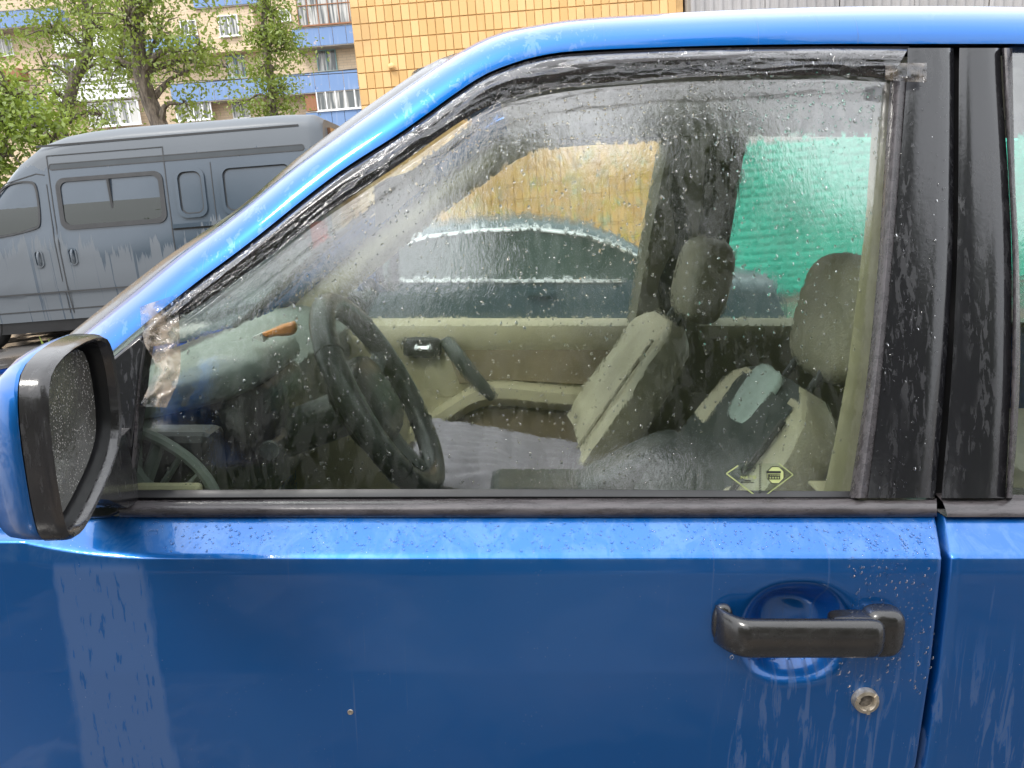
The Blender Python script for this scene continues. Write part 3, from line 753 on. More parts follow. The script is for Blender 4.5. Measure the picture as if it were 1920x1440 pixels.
pts = vq(-4.955, -3.855, 1.56, 2.035, -.002, .08, 6); bulged('pane', pts, -4.9, -3.9, 1.561, 2.034, sw)
MB().box((-4.42, vY(1.8) - .012, 1.57), (-4.395, vY(1.8) + .02, 2.03)).build('divider', VANRUB, sw, False)
fw = [(-6.05, 1.52), (-5.62, 1.98), (-5.5, 2.05), (-5.28, 2.06), (-5.22, 2.0), (-5.235, 1.62), (-5.30, 1.55), (-6.0, 1.47)]
fo = [Vector((x, vY(z) - .003, z)) for x, z in fw]; cf = sum(fo, Vector()) / len(fo)
fwin = vring('front_window_frame', [cf + (p - cf) * 1.07 for p in chaikin(fo, 2)], chaikin(fo, 2), VANRUB, .010)
pp = chaikin(fo, 2); bulged('pane', pp, -6.0, -5.3, min(p.z for p in pp) + .002, max(p.z for p in pp) - .002, fwin)
for x0, x1 in ((-3.68, -3.35), (-3.18, -2.36)):
    vring('pressed_panel', vq(x0, x1, 1.545, 2.08, 0, .10, 6), vq(x0 + .035, x1 - .035, 1.585, 2.04, 0, .08, 6), VANP, .022)
    vring('pressed_panel', vq(x0 + .04, x1 - .04, 1.59, 2.035, 0, .075, 6), vq(x0 + .05, x1 - .05, 1.60, 2.025, 0, .07, 6), VANRUB, .004)
vseam('post_seam', zz(-3.27, 1.5, 2.12), .008)
MB().box((-3.76, vY(1.47) - .03, 1.445), (-2.3, vY(1.47) + .02, 1.49)).build('door_rail', VANP, van, False)
MB().box((-3.76, vY(1.47) - .012, 1.425), (-2.3, vY(1.47) + .02, 1.444)).build('door_rail_slot', BLK, van, False)
for x in (-5.31, -4.93):
    hnd = vring('door_handle', vq(x - .05, x + .05, 1.13, 1.32, 0, .045, 6), vq(x - .035, x + .035, 1.145, 1.305, 0, .03, 6), VANP, .012)
    MB().tube([(x + .005, vY(1.15) - .004, 1.15), (x + .005, vY(1.2) - .03, 1.19), (x + .005, vY(1.2) - .03, 1.26), (x + .005, vY(1.3) - .004, 1.30)], .014, 8).build('grip', VANP, hnd)
# rear face: lamp, and glass with the yellow wall's reflection painted in as brown
MB().prism([(-2.045, YV + .35, 1.6), (-2.045, YV2 - .35, 1.6), (-2.045, YV2 - .42, 2.42), (-2.045, YV + .42, 2.42)], (.06, 0, 0)).build('rear_window', VANBR, van, False)
b = bevel(MB().box((-2.25, vY(1.1) - .012, .85), (-2.06, vY(1.1) + .1, 1.4)).build('tail_lamp', RED, van, False), .02)
MB().box((-6.9, YV + .04, .40), (-2.2, YV2 - .04, .56)).build('underbody', BLK, van, False)
def wheel(parent, c, r, w, tyre=TYRE):
    c = Vector(c)
    t = MB().lathe([(r * .62, -w / 2), (r * .92, -w / 2), (r, -w * .32), (r, w * .32), (r * .92, w / 2), (r * .62, w / 2)], c, (0, 1, 0), 28).build('tyre', tyre, parent)
    m = MB().lathe([(.03, -w * .42), (r * .2, -w * .42), (r * .22, -w * .30), (r * .55, -w * .30), (r * .62, -w * .48), (r * .64, -w * .48), (r * .64, w * .4)], c, (0, 1, 0), 28)
    for k in range(6):
        a = 2 * math.pi * k / 6; d = Vector((math.cos(a), 0, math.sin(a)))
        m.tube([c + d * r * .15 + Vector((0, -w * .4, 0)), c + d * r * .6 + Vector((0, -w * .42, 0))], .03, 6)
    m.build('rim', RIM, parent); return t
for x in (-6.25, -2.95): wheel(van, (x, YV + .13, .2 + .34), .34, .2); wheel(van, (x, YV2 - .13, .2 + .34), .34, .2)
# seats glimpsed through the van glass are behind tinted panes; a weed grows in front of the van
wd = thing('weed', 'small weed sprouting from the asphalt in front of the van', 'plant', W(88, 640, 7.6))
b = MB()
for k in range(9):
    p = Vector(wd['_base']); q = p + Vector((random.uniform(-.09, .09), random.uniform(-.05, .05), random.uniform(.12, .28)))
    s = Vector((.018, 0, 0)); b.add([p - s * .3, (p + q) / 2 - s, q, (p + q) / 2 + s], [(0, 1, 2, 3)])
b.build('leaf_tuft', LEAF2, wd, False)
wd.location.z = gz(wd.location.x)
# ------------------------------------------------------------------ blue-grey saloon beyond the blue car
YN = 4.9
nc = thing('neighbour_car', 'blue-grey saloon with bright window trim, seen through the blue car', 'car', (0, YN + .85, 0), matrix=TILT)
def ntop(x): return float(np.interp(x, [-2.35, -2.2, -1.5, -1.25, -.85, -.55, -.2, .14, .45, .70, .95, 1.15, 1.7, 1.85], [.55, .72, .90, .95, 1.18, 1.285, 1.325, 1.335, 1.30, 1.215, 1.08, 1.0, .95, .6]))
def nY(z): return YN + (.30 * (z - .93) ** 1.0 if z > .93 else 0) + (.25 * (z - .62) ** 2 if z < .62 else 0)
ncx = np.concatenate([np.linspace(-2.35, -1.3, 12), np.linspace(-1.2, 1.2, 33), np.linspace(1.3, 1.85, 8)]); rings = []
for x in ncx:
    t = ntop(x); e = max(0, abs(x + .25) - 1.55) ** 2 * .35; zs = np.linspace(.22, t - .05, 14)
    near = [Vector((x, nY(z) + e, z)) for z in zs]; y1 = near[-1].y
    near += [Vector((x, y1 + .03, t - .025)), Vector((x, y1 + .09, t - .006)), Vector((x, y1 + .3, t + .01))]
    rings.append(near + [Vector((p.x, 2 * (YN + .85) - p.y, p.z)) for p in reversed(near)])
MB().loft(rings).build('body', SILV, nc, True, 50)
def nwin(x): return max(.955, ntop(x) - .075)
xw = [x for x in np.linspace(-1.08, .93, 30)]
v = []; f = []
for x in xw:
    for k in range(5):
        z = .955 + (nwin(x) - .955) * k / 4; v.append(Vector((x, nY(z) - .006, z)))
for i in range(len(xw) - 1):
    for k in range(4): f.append((i * 5 + k, (i + 1) * 5 + k, (i + 1) * 5 + k + 1, i * 5 + k + 1))
mesh('side_glass', v, f, SGLASS, nc)
MB().tube([Vector((x, nY(nwin(x)) - .010, nwin(x) + .004)) for x in xw], .013, 8).build('window_trim', CHROME, nc)
MB().tube([Vector((x, nY(.95) - .010, .945)) for x in np.linspace(-1.05, .70, 12)], .010, 8).build('belt_trim', CHROME, nc)
MB().box((.10, YN - .035, .855), (.27, YN - .010, .885)).build('door_handle', SILV, nc, False)
MB().box((-1.9, YN - .012, .60), (1.5, YN + .01, .66)).build('rub_strip', BLK, nc, False)
for x in (-1.45, 1.15): wheel(nc, (x, YN + .08, .30), .30, .19); wheel(nc, (x, YN + 1.62, .30), .30, .19)
MB().pillow((-2.2, YN + .2, .68), (.14, .16, .07)).build('headlamp', WHITEP, nc)

# ------------------------------------------------------------------ the blue car: body
car = thing('blue_car', 'wet blue metallic car with beige interior filling the foreground', 'car', (.45, YMID, 0), matrix=TILT)
Lp = [(110, 745), (195, 672), (268, 610), (367, 530), (467, 455), (625, 330), (754, 246), (886, 153), (954, 121), (1024, 102), (1100, 94), (1250, 88), (1400, 84), (1570, 82), (1760, 82), (1920, 82), (2040, 83)]
Up = [(70, 700), (160, 622), (207, 583), (333, 480), (433, 408), (560, 307), (715, 197), (841, 110), (926, 65), (1010, 46), (1100, 34), (1320, 21), (1540, 13), (1760, 11), (1920, 13), (2040, 15)]
NL = 90
La, Ua = resample(Lp, NL), resample(Up, NL)
L3 = [S(*p, 0.004) for p in La]
def upt(i):
    # the crown of the rail lies a little deeper than its lower edge; deeper still over the roof
    f = i / (NL - 1); d = .065 + .035 * min(1, max(0, (f - .35) / .3))
    return K(Ua[i][0], Ua[i][1], L3[i].y + d)
U3 = [upt(i) for i in range(NL)]
for j in range(1, 15):                       # on towards the tail, out of frame
    s = j / 14; dz = -.03 * s * s - (.25 * max(0, s - .8) / .2 if s > .8 else 0)
    L3.append(Vector((L3[NL - 1].x + 1.62 * s, L3[NL - 1].y + .03 * s, L3[NL - 1].z + dz))); U3.append(Vector((U3[NL - 1].x + 1.60 * s, U3[NL - 1].y + .03 * s, U3[NL - 1].z + dz)))
NE = 6                                        # and down to the foot of the windscreen, behind the mirror
dL, dU = (L3[0] - L3[4]).normalized(), (U3[0] - U3[4]).normalized()
L3 = [L3[0] + dL * (.20 * (NE - k) / NE) for k in range(NE)] + L3; U3 = [U3[0] + dU * (.20 * (NE - k) / NE) for k in range(NE)] + U3
NT = len(L3)
def rail_section(i):
    a, b = L3[i], U3[i]; c = Vector(((a.x * .5 + b.x * .5), a.y + .004, a.z * .28 + b.z * .72))
    inn = Vector((a.x, a.y + .035, a.z)) ; pts = [inn, Vector((a.x, a.y + .012, a.z + .000))]
    for t in np.linspace(0, 1, 10): pts.append(a * (1 - t) ** 2 + c * (2 * t * (1 - t)) + b * t * t)
    d = (b - c).normalized()
    pts.append(b + Vector((0, .02, .002))); pts.append(b + Vector((0, .05, -.012)))
    pts.append(Vector((a.x * .5 + b.x * .5, a.y + .10, (a.z + b.z) / 2)))
    return pts
rail = MB().loft([rail_section(i) for i in range(NT)], True, True).build('roof_rail', PAINT, car, True, 60); fixn(rail)
mirrored(rail, 'roof_rail', PAINT, car)
# roof skin and windscreen span from rail to rail
IR = NE + next(i for i in range(NL) if Ua[i][0] > 850)
def span(i, dz, dx, n=20, y_in=.045, zd=-.006):
    a = U3[i]; return [Vector((a.x + dx * 4 * t * (1 - t), a.y + y_in + (2 * (YMID - a.y - y_in)) * t, a.z + zd + dz * 4 * t * (1 - t))) for t in np.linspace(0, 1, n)]
rf = MB().loft([span(i, .045, -.02 if i > IR + 10 else -.02 - .10 * (1 - (i - IR) / 10), 20) for i in range(IR, NT)], False, False).build('roof_skin', PAINT, car); fixn(rf)
ws = MB().loft([span(i, .01 + .02 * i / IR, -.13, 20, .03, -.01) for i in range(0, IR + 1)], False, False).build('windscreen', SCREEN, car)
# dark trim along the windscreen edge, seen above the pillar
Tp = [(-150, 868), (55, 692), (143, 616), (307, 486), (447, 390), (560, 294), (678, 207), (779, 137), (821, 112), (856, 99)]
Ta = resample(Tp, 40); Ub = resample([(-130, 878), (70, 702), (160, 625), (333, 483), (560, 310), (715, 200), (860, 102)], 40)
m = MB(); m.loft([[K(b[0], b[1], S(*b).y + .075), K(a[0], a[1], S(*b).y + .10), K(a[0], a[1], S(*b).y + .13), K(b[0], b[1], S(*b).y + .13)] for a, b in zip(Ta, Ub)])
sc_trim = m.build('windscreen_trim', BLACK, car, True, 40)
mirrored(sc_trim, 'windscreen_trim', BLACK, car)

# ---- door skins
HC = S(1492, 1187); HL, HR_ = S(1388, 1187).x, S(1600, 1187).x; HT, HB = S(1492, 1092).z, S(1492, 1283).z
hcx, hcz, hrx, hrz = (HL + HR_) / 2, (HT + HB) / 2, (HR_ - HL) / 2, (HT - HB) / 2
rear_px = [(1757, 970), (1768, 1041), (1765, 1100), (1752, 1220), (1737, 1330), (1720, 1440)]
rz = [S(*p) for p in rear_px]; rzz = [p.z for p in rz][::-1]; rxx = [p.x for p in rz][::-1]
def xrear(z): return float(np.interp(z, [.2] + rzz, [rxx[0] - .10] + rxx))
def crease_shift(x):                          # the shoulder line sweeps up behind the mirror
    t = max(0, min(1, (-.44 - x) / .16)); return .022 * t * t
def side_y(x, z):
    s = crease_shift(x)
    if z > .94 and z < ZB:
        zc_, top = 1.004 + s, ZB
        if z <= zc_: return Ys(.94 + (z - .94) * (1.004 - .94) / (zc_ - .94))
        return Ys(1.004 + (z - zc_) * (top - 1.004) / (top - zc_))
    return Ys(z)
def door_skin(name, xf, x_r, z0=.30, ztop=1.0375, nx=260, recess=False, parent=None, mat=None):
    zs = list(np.linspace(z0, .70, 14)) + list(np.linspace(.71, .94, 82 if recess else 30)) + list(np.linspace(.943, .998, 14)) + list(np.linspace(1.0, 1.012, 9)) + list(np.linspace(1.014, ztop, 12))
    v, f = [], []
    for z in zs:
        a, b = xf(z), x_r(z)
        cols = [(a, .030), (a, .008), (a + .002, .002)] + [(a + .004 + (b - a - .008) * k / nx, 0) for k in range(nx + 1)] + [(b - .002, .002), (b, .008), (b, .030)]
        for x, dy in cols:
            y = side_y(x, z) + dy
            if recess:
                e = math.sqrt(((x - hcx) / hrx) ** 2 + ((z - hcz) / hrz) ** 2) if True else 9
                q = abs((x - hcx) / hrx) ** 2.5 + abs((z - hcz) / hrz) ** 2.3; e = q ** (1 / 2.4)
                if e < 1.06:
                    t = max(0, min(1, (1.06 - e) / .72)); y += .050 * (t * t * (3 - 2 * t))
                    # raised pad the grip folds into
                    g = math.exp(-(((x - hcx - hrx * .35) / (.30 * hrx)) ** 2 + ((z - hcz - .10 * hrz) / (.32 * hrz)) ** 2)); y -= .006 * g * t
            v.append((x, y, z))
    m = len(zs); n = nx + 7
    for j in range(m - 1):
        for i in range(n - 1): f.append((j * n + i, j * n + i + 1, (j + 1) * n + i + 1, (j + 1) * n + i))
    return mesh(name, v, f, mat or PAINT, parent or car)
fdoor = door_skin('front_door', lambda z: -.80, xrear, recess=True)
GAP = .0075
rdoor = door_skin('rear_door', lambda z: xrear(z) + GAP, lambda z: 1.32 + .25 * max(0, .75 - z), nx=60)
fend = door_skin('front_wing', lambda z: -1.80, lambda z: -.806, z0=.42, nx=40)
for p in fend.data.vertices:                 # the wing falls away with the bonnet
    if p.co.x < -.93 and p.co.z > .75:
        s = (-.93 - p.co.x) / .9; zm = 1.0375 - (.085 * s + .05 * s * s + .035 * min(1, s * 6)); p.co.z = .75 + (p.co.z - .75) * (zm - .75) / (1.0375 - .75)
quart = door_skin('rear_quarter', lambda z: 1.328 + .25 * max(0, .75 - z), lambda z: 2.42, nx=30)
for o, nm in ((fend, 'front_wing'), (quart, 'rear_quarter')): mirrored(o, nm, PAINT, car)
fd2 = door_skin('front_door', lambda z: -.80, xrear, nx=40); mirrored(fd2, 'front_door', PAINT, car); bpy.data.objects.remove(fd2)
rd2 = mirrored(rdoor, 'rear_door', PAINT, car)
# dark backing seen in the shut lines
MB().box((.40, .99, .3), (.66, 1.02, 1.03)).build('shut_face', BLK, car, False)
MB().loft(strip_rings([(1775, 78), (1775, 330), (1770, 500), (1752, 720), (1735, 945)], [(1815, 78), (1815, 330), (1812, 500), (1798, 720), (1785, 945)], 20, [.022, .022], .02), False, False).build('centre_pillar', BLK, car, True, 60)
MB().loft(strip_rings([(1000, 92), (1250, 74), (1570, 70), (1920, 70), (2040, 70)], [(1000, 130), (1250, 112), (1570, 108), (1920, 104), (2040, 104)], 30, [.026, .026], .02), False, False).build('door_aperture_seal', BLK, car, True, 60)

# ---- window mouldings, pillars, seals (near flank; some repeated on the far flank)
Tg = [(255, 668), (337, 600), (430, 535), (500, 484), (600, 409), (761, 300), (862, 229), (926, 195), (994, 176), (1087, 161), (1219, 149), (1320, 144), (1537, 141), (1672, 146)]
Lg = [(272, 612), (335, 560), (430, 488), (500, 434), (625, 335), (754, 251), (886, 158), (954, 126), (1024, 107), (1100, 99), (1219, 93), (1320, 90), (1537, 87), (1705, 87)]
fr_ = MB().loft(strip_rings(Lg, Tg, 80, [.006, -.004, -.009, -.008, -.002, .006, .010], .03), False, False).build('window_frame', TRIM, fdoor, True, 60)
mirrored(fr_, 'window_frame', BLK, car)
pil = MB().loft(strip_rings([(1702, 90), (1700, 150), (1686, 330), (1672, 500), (1652, 720), (1627, 934)], [(1788, 90), (1789, 150), (1788, 330), (1785, 500), (1771, 720), (1753, 934)], 40, [-.002, -.004, -.005, -.005, -.005, -.004, .004], .03), False, False).build('door_pillar', BLACK, fdoor, True, 60)
pil2 = MB().loft(strip_rings([(1799, 90), (1798, 150), (1797, 330), (1794, 500), (1783, 720), (1765, 934)], [(1876, 90), (1878, 150), (1890, 330), (1897, 500), (1895, 720), (1885, 934)], 40, [-.001, -.004, -.005, -.005, -.005, -.004, .002], .03), False, False).build('door_pillar', BLACK, rdoor, True, 60)
mirrored(pil, 'door_pillar', BLK, car); mirrored(pil2, 'door_pillar', BLK, car)
run1 = MB().loft(strip_rings([(1670, 140), (1657, 330), (1646, 500), (1624, 720), (1592, 934)], [(1701, 140), (1687, 330), (1673, 500), (1653, 720), (1628, 934)], 40, [.012, .002, -.007, -.010, -.006, .000], .02), False, False).build('glass_run_rubber', RUB, fdoor, True, 60)
run2 = MB().loft(strip_rings([(1878, 90), (1891, 330), (1898, 500), (1896, 720), (1886, 934)], [(1898, 90), (1903, 330), (1911, 500), (1912, 720), (1898, 934)], 40, [.002, -.007, -.009, -.004, .006], .02), False, False).build('glass_run_rubber', RUB, rdoor, True, 60)
belt = MB().loft(strip_rings([(222, 938), (600, 936), (1200, 934), (1756, 934)], [(224, 970), (600, 970), (1200, 970), (1757, 969)], 50, [.012, -.001, -.006, -.009, -.011, -.011, -.009, -.004], .03), False, False).build('belt_seal', RUB, fdoor, True, 60)
mirrored(belt, 'belt_seal', RUB, car)
bx0 = S(1767, 950).x
for xa, xb, pa_, nm in ((bx0, 1.316, rdoor, 'belt_seal'), (1.330, 2.40, car, 'quarter_seal')):
    sl = MB().loft([[Vector((x, Ys(z) + o_, z)) for z, o_ in ((1.058, .042), (1.058, .012), (1.0545, -.001), (1.050, -.006), (1.046, -.009), (1.042, -.011), (1.0395, -.010), (1.0385, -.003), (1.0385, .02))] for x in (xa, (xa + xb) / 2, xb)], False, False).build(nm, RUB, pa_, True, 60)
    mirrored(sl, nm, RUB, car)
MB().loft(strip_rings([(240, 919), (900, 917), (1610, 921)], [(236, 940), (900, 938), (1605, 938)], 40, [.016, .014, .010, .014], .02), False, False).build('wiper_seal', BLK, fdoor, True, 60)
sail_px = [(150, 728), (192, 686), (262, 628), (273, 642), (264, 700), (254, 790), (243, 870), (228, 960), (205, 972), (140, 975)]
sp = [S(*p, -.008) for p in sail_px]
o = MB().prism(sp, (0, .03, 0)).build('mirror_sail', BLACK, fdoor, True, 30); bevel(o, .004, 2)
MB().loft(strip_rings([(258, 700), (250, 800), (238, 900), (228, 945)], [(268, 700), (261, 800), (251, 900), (244, 945)], 16, [.0, -.008, -.004, .008], .02), False, False).build('sail_rubber', RUB, fdoor, True, 60)
# ---- glass
def pane_mesh(name, mat, parent, top, bot, off, n=60, m=14, par=None):
    a, b = resample(top, n), resample(bot, n); v, f = [], []
    for p, q in zip(a, b):
        for k in range(m + 1):
            w = p + (q - p) * k / m; v.append(S(w[0], w[1], off))
    for i in range(n - 1):
        for k in range(m): f.append((i * (m + 1) + k, (i + 1) * (m + 1) + k, (i + 1) * (m + 1) + k + 1, i * (m + 1) + k + 1))
    return orient(mesh(name, v, f, mat, parent))
GOFF = .016
pane = pane_mesh('window_pane', RAING, fdoor, [(225, 690)] + [(x, y - 8) for x, y in Tg[1:]] + [(1690, 140)], [(222, 945), (600, 945), (1100, 945), (1610, 945)], GOFF)
pm2 = mirrored(pane, 'window_pane', GLASS, car)
rp = pane_mesh('window_pane', RAING, rdoor, [(1890, 88), (2050, 86), (2600, 84)], [(1880, 945), (2050, 945), (2600, 945)], GOFF, 24, 14)
mirrored(rp, 'window_pane', GLASS, car)
MB().loft(strip_rings([(2560, 84), (2600, 500), (2600, 945)], [(2700, 84), (2720, 500), (2720, 945)], 12, [.004, -.004, -.004, .004], .03), False, False).build('rear_pillar', BLACK, car, True, 60)

qz = np.linspace(1.045, 1.60, 10); qx = np.linspace(1.27, 2.34, 6)
qp = orient(mesh('quarter_pane', [(x - (.04 * k if i == 5 else 0), Ys(z) + GOFF, z) for i, x in enumerate(qx) for k, z in enumerate(qz)], [(i * 10 + k, (i + 1) * 10 + k, (i + 1) * 10 + k + 1, i * 10 + k + 1) for i in range(5) for k in range(9)], RAING, car))
mirrored(qp, 'quarter_pane', GLASS, car)
# ---- clear film taped over the frame, crinkled
def film_strip(name, A, B, n, m, amp, off, parent, mat, seed=0, lift=.0):
    a, b = resample(A, n), resample(B, n); v, f = [], []
    for i, (p, q) in enumerate(zip(a, b)):
        for k in range(m + 1):
            w = p + (q - p) * k / m; s = i / (n - 1) * 26 + seed
            rid = abs(math.sin(2.1 * (k / m) * 2.2 + s * .22 + 1.6 * mnoise.noise((s * .35, k * .16, seed)))) ** 9
            h = amp * (.75 * rid + .35 * mnoise.noise((s * 1.3, k * .5, seed + 3)))
            v.append(S(w[0], w[1], off - abs(h) - lift * math.sin(math.pi * k / m)))
    for i in range(n - 1):
        for k in range(m): f.append((i * (m + 1) + k, (i + 1) * (m + 1) + k, (i + 1) * (m + 1) + k + 1, i * (m + 1) + k + 1))
    return orient(mesh(name, v, f, mat, parent))
film = film_strip('plastic_film', [(330, 566), (467, 466), (625, 341), (754, 256), (886, 163), (954, 132), (1024, 113), (1100, 104), (1320, 95), (1537, 92), (1700, 95)],
                  [(300, 646), (430, 552), (600, 428), (761, 318), (862, 246), (926, 212), (994, 192), (1087, 176), (1320, 160), (1537, 156), (1665, 158)], 260, 24, .013, -.008, None, FILM, 1.0, .004)
film.matrix_world = TILT; tag(film, 'crinkled clear plastic film taped along the top of the front side window', 'plastic film')
t1 = film_strip('packing_tape', [(262, 575), (270, 640), (290, 690), (262, 762)], [(332, 552), (336, 610), (337, 700), (312, 764)], 40, 14, .006, -.014, None, TAPE, 9.0, .004)
t1.matrix_world = TILT; tag(t1, 'brownish strip of clear packing tape stuck across the front window corner by the mirror', 'tape')
t2 = film_strip('packing_tape', [(1660, 122), (1690, 118), (1700, 118), (1738, 118)], [(1660, 150), (1690, 152), (1700, 153), (1737, 154)], 30, 8, .003, -.014, None, mat_film('silvery_tape', (.55, .55, .58), .25), 5.0, .002)
t2.matrix_world = TILT; tag(t2, 'short shiny piece of tape at the upper rear corner of the front window', 'tape')

# ---- handle, lock
def Yd(x, z): return side_y(x, z)
YH = .838                                     # the grip stands this far out
hx0, hx1 = K(1346, 1192, .852).x, K(1655, 1192, YH).x; hzt, hzb = K(1480, 1163, YH).z, K(1480, 1230, YH).z
hz, hh = (hzt + hzb) / 2, (hzt - hzb) / 2
rings = []
for i in range(33):
    t = i / 32; x = hx0 + (hx1 - hx0) * t
    arch = min(1, t / .20); arch = 1 - (1 - arch) ** 2.6; tail = math.sin(min(1, (1 - t) / .08) * math.pi / 2) ** .5
    yc = .872 - (.872 - YH) * arch; hy = .0140 + .004 * (1 - arch); ht = hh * 1.04 * (.75 + .25 * tail)
    ring = []
    for k in range(24):
        a = 2 * math.pi * k / 24; e = .95
        ring.append(Vector((x - .006 * (1 - arch) * math.cos(a) * 0, yc + hy * (.5 + .5 * tail) * math.copysign(abs(math.cos(a)) ** e, math.cos(a)), hz + .001 * (1 - arch) + ht * math.copysign(abs(math.sin(a)) ** e, math.sin(a)))))
    rings.append(ring)
hdl = MB().loft(rings).build('door_handle', HANDLE, fdoor, True, 60); fixn(hdl)
YC = .852
cp0, cp1 = K(1618, 1188, YC).x, K(1699, 1188, YC).x; czt, czb = K(1650, 1145, YC).z, K(1650, 1233, YC).z
MB().pillow(((cp0 + cp1) / 2, .862, (czt + czb) / 2), ((cp1 - cp0) / 2, .020, (czt - czb) / 2), None, .6, .75, 32, 20).build('handle_cap', HANDLE, hdl)
f0, f1 = K(1338, 1190, .864).x, K(1372, 1190, .864).x
MB().pillow(((f0 + f1) / 2, .870, hz + .002), ((f1 - f0) / 2 + .002, .010, hh * 1.10), None, .8, .8, 24, 14).build('handle_foot', HANDLE, hdl)
q0, q1 = K(1562, 1165, .855).x, K(1640, 1165, .855).x; qz0, qz1 = K(1600, 1180, .855).z, K(1600, 1152, .855).z
MB().pillow(((q0 + q1) / 2, .858, (qz0 + qz1) / 2), ((q1 - q0) / 2 + .004, .014, (qz1 - qz0) / 2), None, .5, .5, 20, 12).build('grip_step', HANDLE, hdl)
lc = S(1621, 1311, -.001); lr = (S(1646, 1311).x - S(1597, 1311).x) / 2
lk = MB().lathe([(lr * 1.02, -.004), (lr, .003), (lr * .93, .0075), (lr * .66, .0085), (lr * .58, .006), (lr * .55, .0018)], lc, (0, -1, 0), 32)
lk = MB().loft([[lc + Vector((math.cos(a) * r, -h, math.sin(a) * r)) for a in np.linspace(0, 2 * math.pi, 33)[:-1]] for r, h in ((lr * 1.02, -.004), (lr, .003), (lr * .93, .0075), (lr * .68, .0085), (lr * .60, .0065), (lr * .55, .0018))], True, False).build('door_lock', LOCKM, fdoor)
MB().loft([[lc + Vector((math.cos(a) * r, -h, math.sin(a) * r)) for a in np.linspace(0, 2 * math.pi, 25)[:-1]] for r, h in ((lr * .57, .002), (lr * .40, .0016), (lr * .12, .0028), (lr * .01, .003))], True, False).build('lock_barrel', simple('grimy_lock_core', (.10, .085, .07), .6, .4, 200, .4, 300), lk)
for a in (50, 170, 290): MB().box((-.002, -.0092, lr * .62), (.002, -.006, lr * .97), Matrix.Translation(lc) @ Matrix.Rotation(R(a), 4, 'Y')).build('lock_rib', LOCKM, lk, False)
ch = S(657, 1335); MB().lathe([(.004, .0), (.0035, .0012), (.001, .0010), (.0001, .0004)], ch, (0, -1, 0), 12).build('paint_chip', LOCKM, fdoor)

# ---- mirror
mir = None
ringp = [Vector(p) for p in ((0, .640, 1.150), (0, .640, 1.262), (0, .668, 1.298), (0, .800, 1.302), (0, .828, 1.276), (0, .830, 1.20), (0, .805, 1.163), (0, .70, 1.124), (0, .655, 1.124))]
ringp = chaikin(ringp, 2); mc = sum(ringp, Vector()) / len(ringp)
def mring(x0, s=1.0, dy=0, dz=0): return [Vector((x0 - (mc.y + (p.y - mc.y) * s - .64) * .17, mc.y + (p.y - mc.y) * s + dy, mc.z + (p.z - mc.z) * s + dz)) for p in ringp]
mm = MB(); mm.loft([mring(-.412, .90), mring(-.404, .93), mring(-.402, .965), mring(-.406, .99), mring(-.411, 1.0), mring(-.4265, 1.005), mring(-.428, .97)], True, False)
mir = mm.build('door_mirror', TRIM, fdoor, True, 40); fixn(mir)
mm = MB(); mm.loft([mring(-.4285, .985), mring(-.431, .998), mring(-.448, .975, .004, -.004), mring(-.470, .90, .012, -.014), mring(-.492, .77, .022, -.022), mring(-.508, .58, .03, -.026), mring(-.516, .3, .035, -.028), mring(-.518, .01, .035, -.028)], True, False)
fixn(mm.build('mirror_cap', PAINT, mir, True, 50))
mm = MB(); mm.loft([mring(-.412, .905), mring(-.434, .875), mring(-.436, .02)], True, False); fixn(mm.build('mirror_well', BLK, mir))
gp = [Vector((-.424 - (mc.y + (p.y - mc.y) * .84 - .64) * .17, mc.y + (p.y - mc.y) * .84 - .004, mc.z + (p.z - mc.z) * .84)) for p in ringp]
mesh('mirror_glass', gp, [tuple(range(len(gp)))], mat_mirror(), mir, False)
MB().loft([[Vector((x, y, z)) for x, z in ((-.50 + dx, zt), (-.44 + dx, zt), (-.44 + dx, zb), (-.50 + dx, zb))] for y, zt, zb, dx in ((.78, 1.20, 1.12, -.02), (.84, 1.175, 1.095, -.03), (.90, 1.15, 1.06, -.04), (.95, 1.15, 1.05, -.05))]).build('mirror_arm', TRIM, mir, True, 50)

# the same mirror on the far door
fm = None
for q in [mir] + list(mir.children):
    o = mirrored(q, 'door_mirror' if q is mir else q.name.split('.')[0], q.data.materials[0], car if q is mir else fm)
    if q is mir: fm = o
# ---- bonnet, scuttle, wiper, tail, floor
m = MB(); rings = []
for x in np.linspace(-.93, -1.83, 16):
    s = (-.93 - x) / .9; zt = 1.030 - .085 * s - .05 * s * s
    rings.append([Vector((x + .10 * (1 - (2 * t - 1) ** 2) * -1 * (1 - s), .905 + 1.62 * t, zt - .060 * abs(2 * t - 1) ** 2.6)) for t in np.linspace(0, 1, 22)])
bn = m.loft(rings, False, False).build('bonnet', PAINT, car); fixn(bn)
MB().box((-1.86, .93, .35), (-1.805, 2.5, .83)).build('front_panel', PAINT, car, False)
MB().loft([[Vector((-1.02, y, 1.005)), Vector((-.90, y, 1.045)), Vector((-.72, y, 1.085)), Vector((-.68, y, 1.05)), Vector((-1.0, y, .97))] for y in (1.03, 1.35, 1.72, 2.08, 2.40)]).build('scuttle', BLK, car, True, 40)
MB().tube([(-.80, 1.18, 1.10), (-.83, 1.45, 1.115), (-.86, 1.80, 1.12)], [.010, .008, .006], 6).build('wiper', BLK, car)
MB().box((2.40, .95, .35), (2.44, 2.48, 1.06)).build('tailgate', PAINT, car, False)
MB().loft([[Vector((2.42, y, 1.06)), Vector((2.30, y, 1.60))] for y in np.linspace(1.0, 2.43, 8)], False, False).build('rear_screen', GLASS, car)
MB().box((-1.05, .95, .30), (2.42, 2.48, .36)).build('floor_pan', CARPET, car, False)
MB().box((-1.04, .96, .36), (-1.00, 2.47, .975)).build('bulkhead', BLK, car, False)
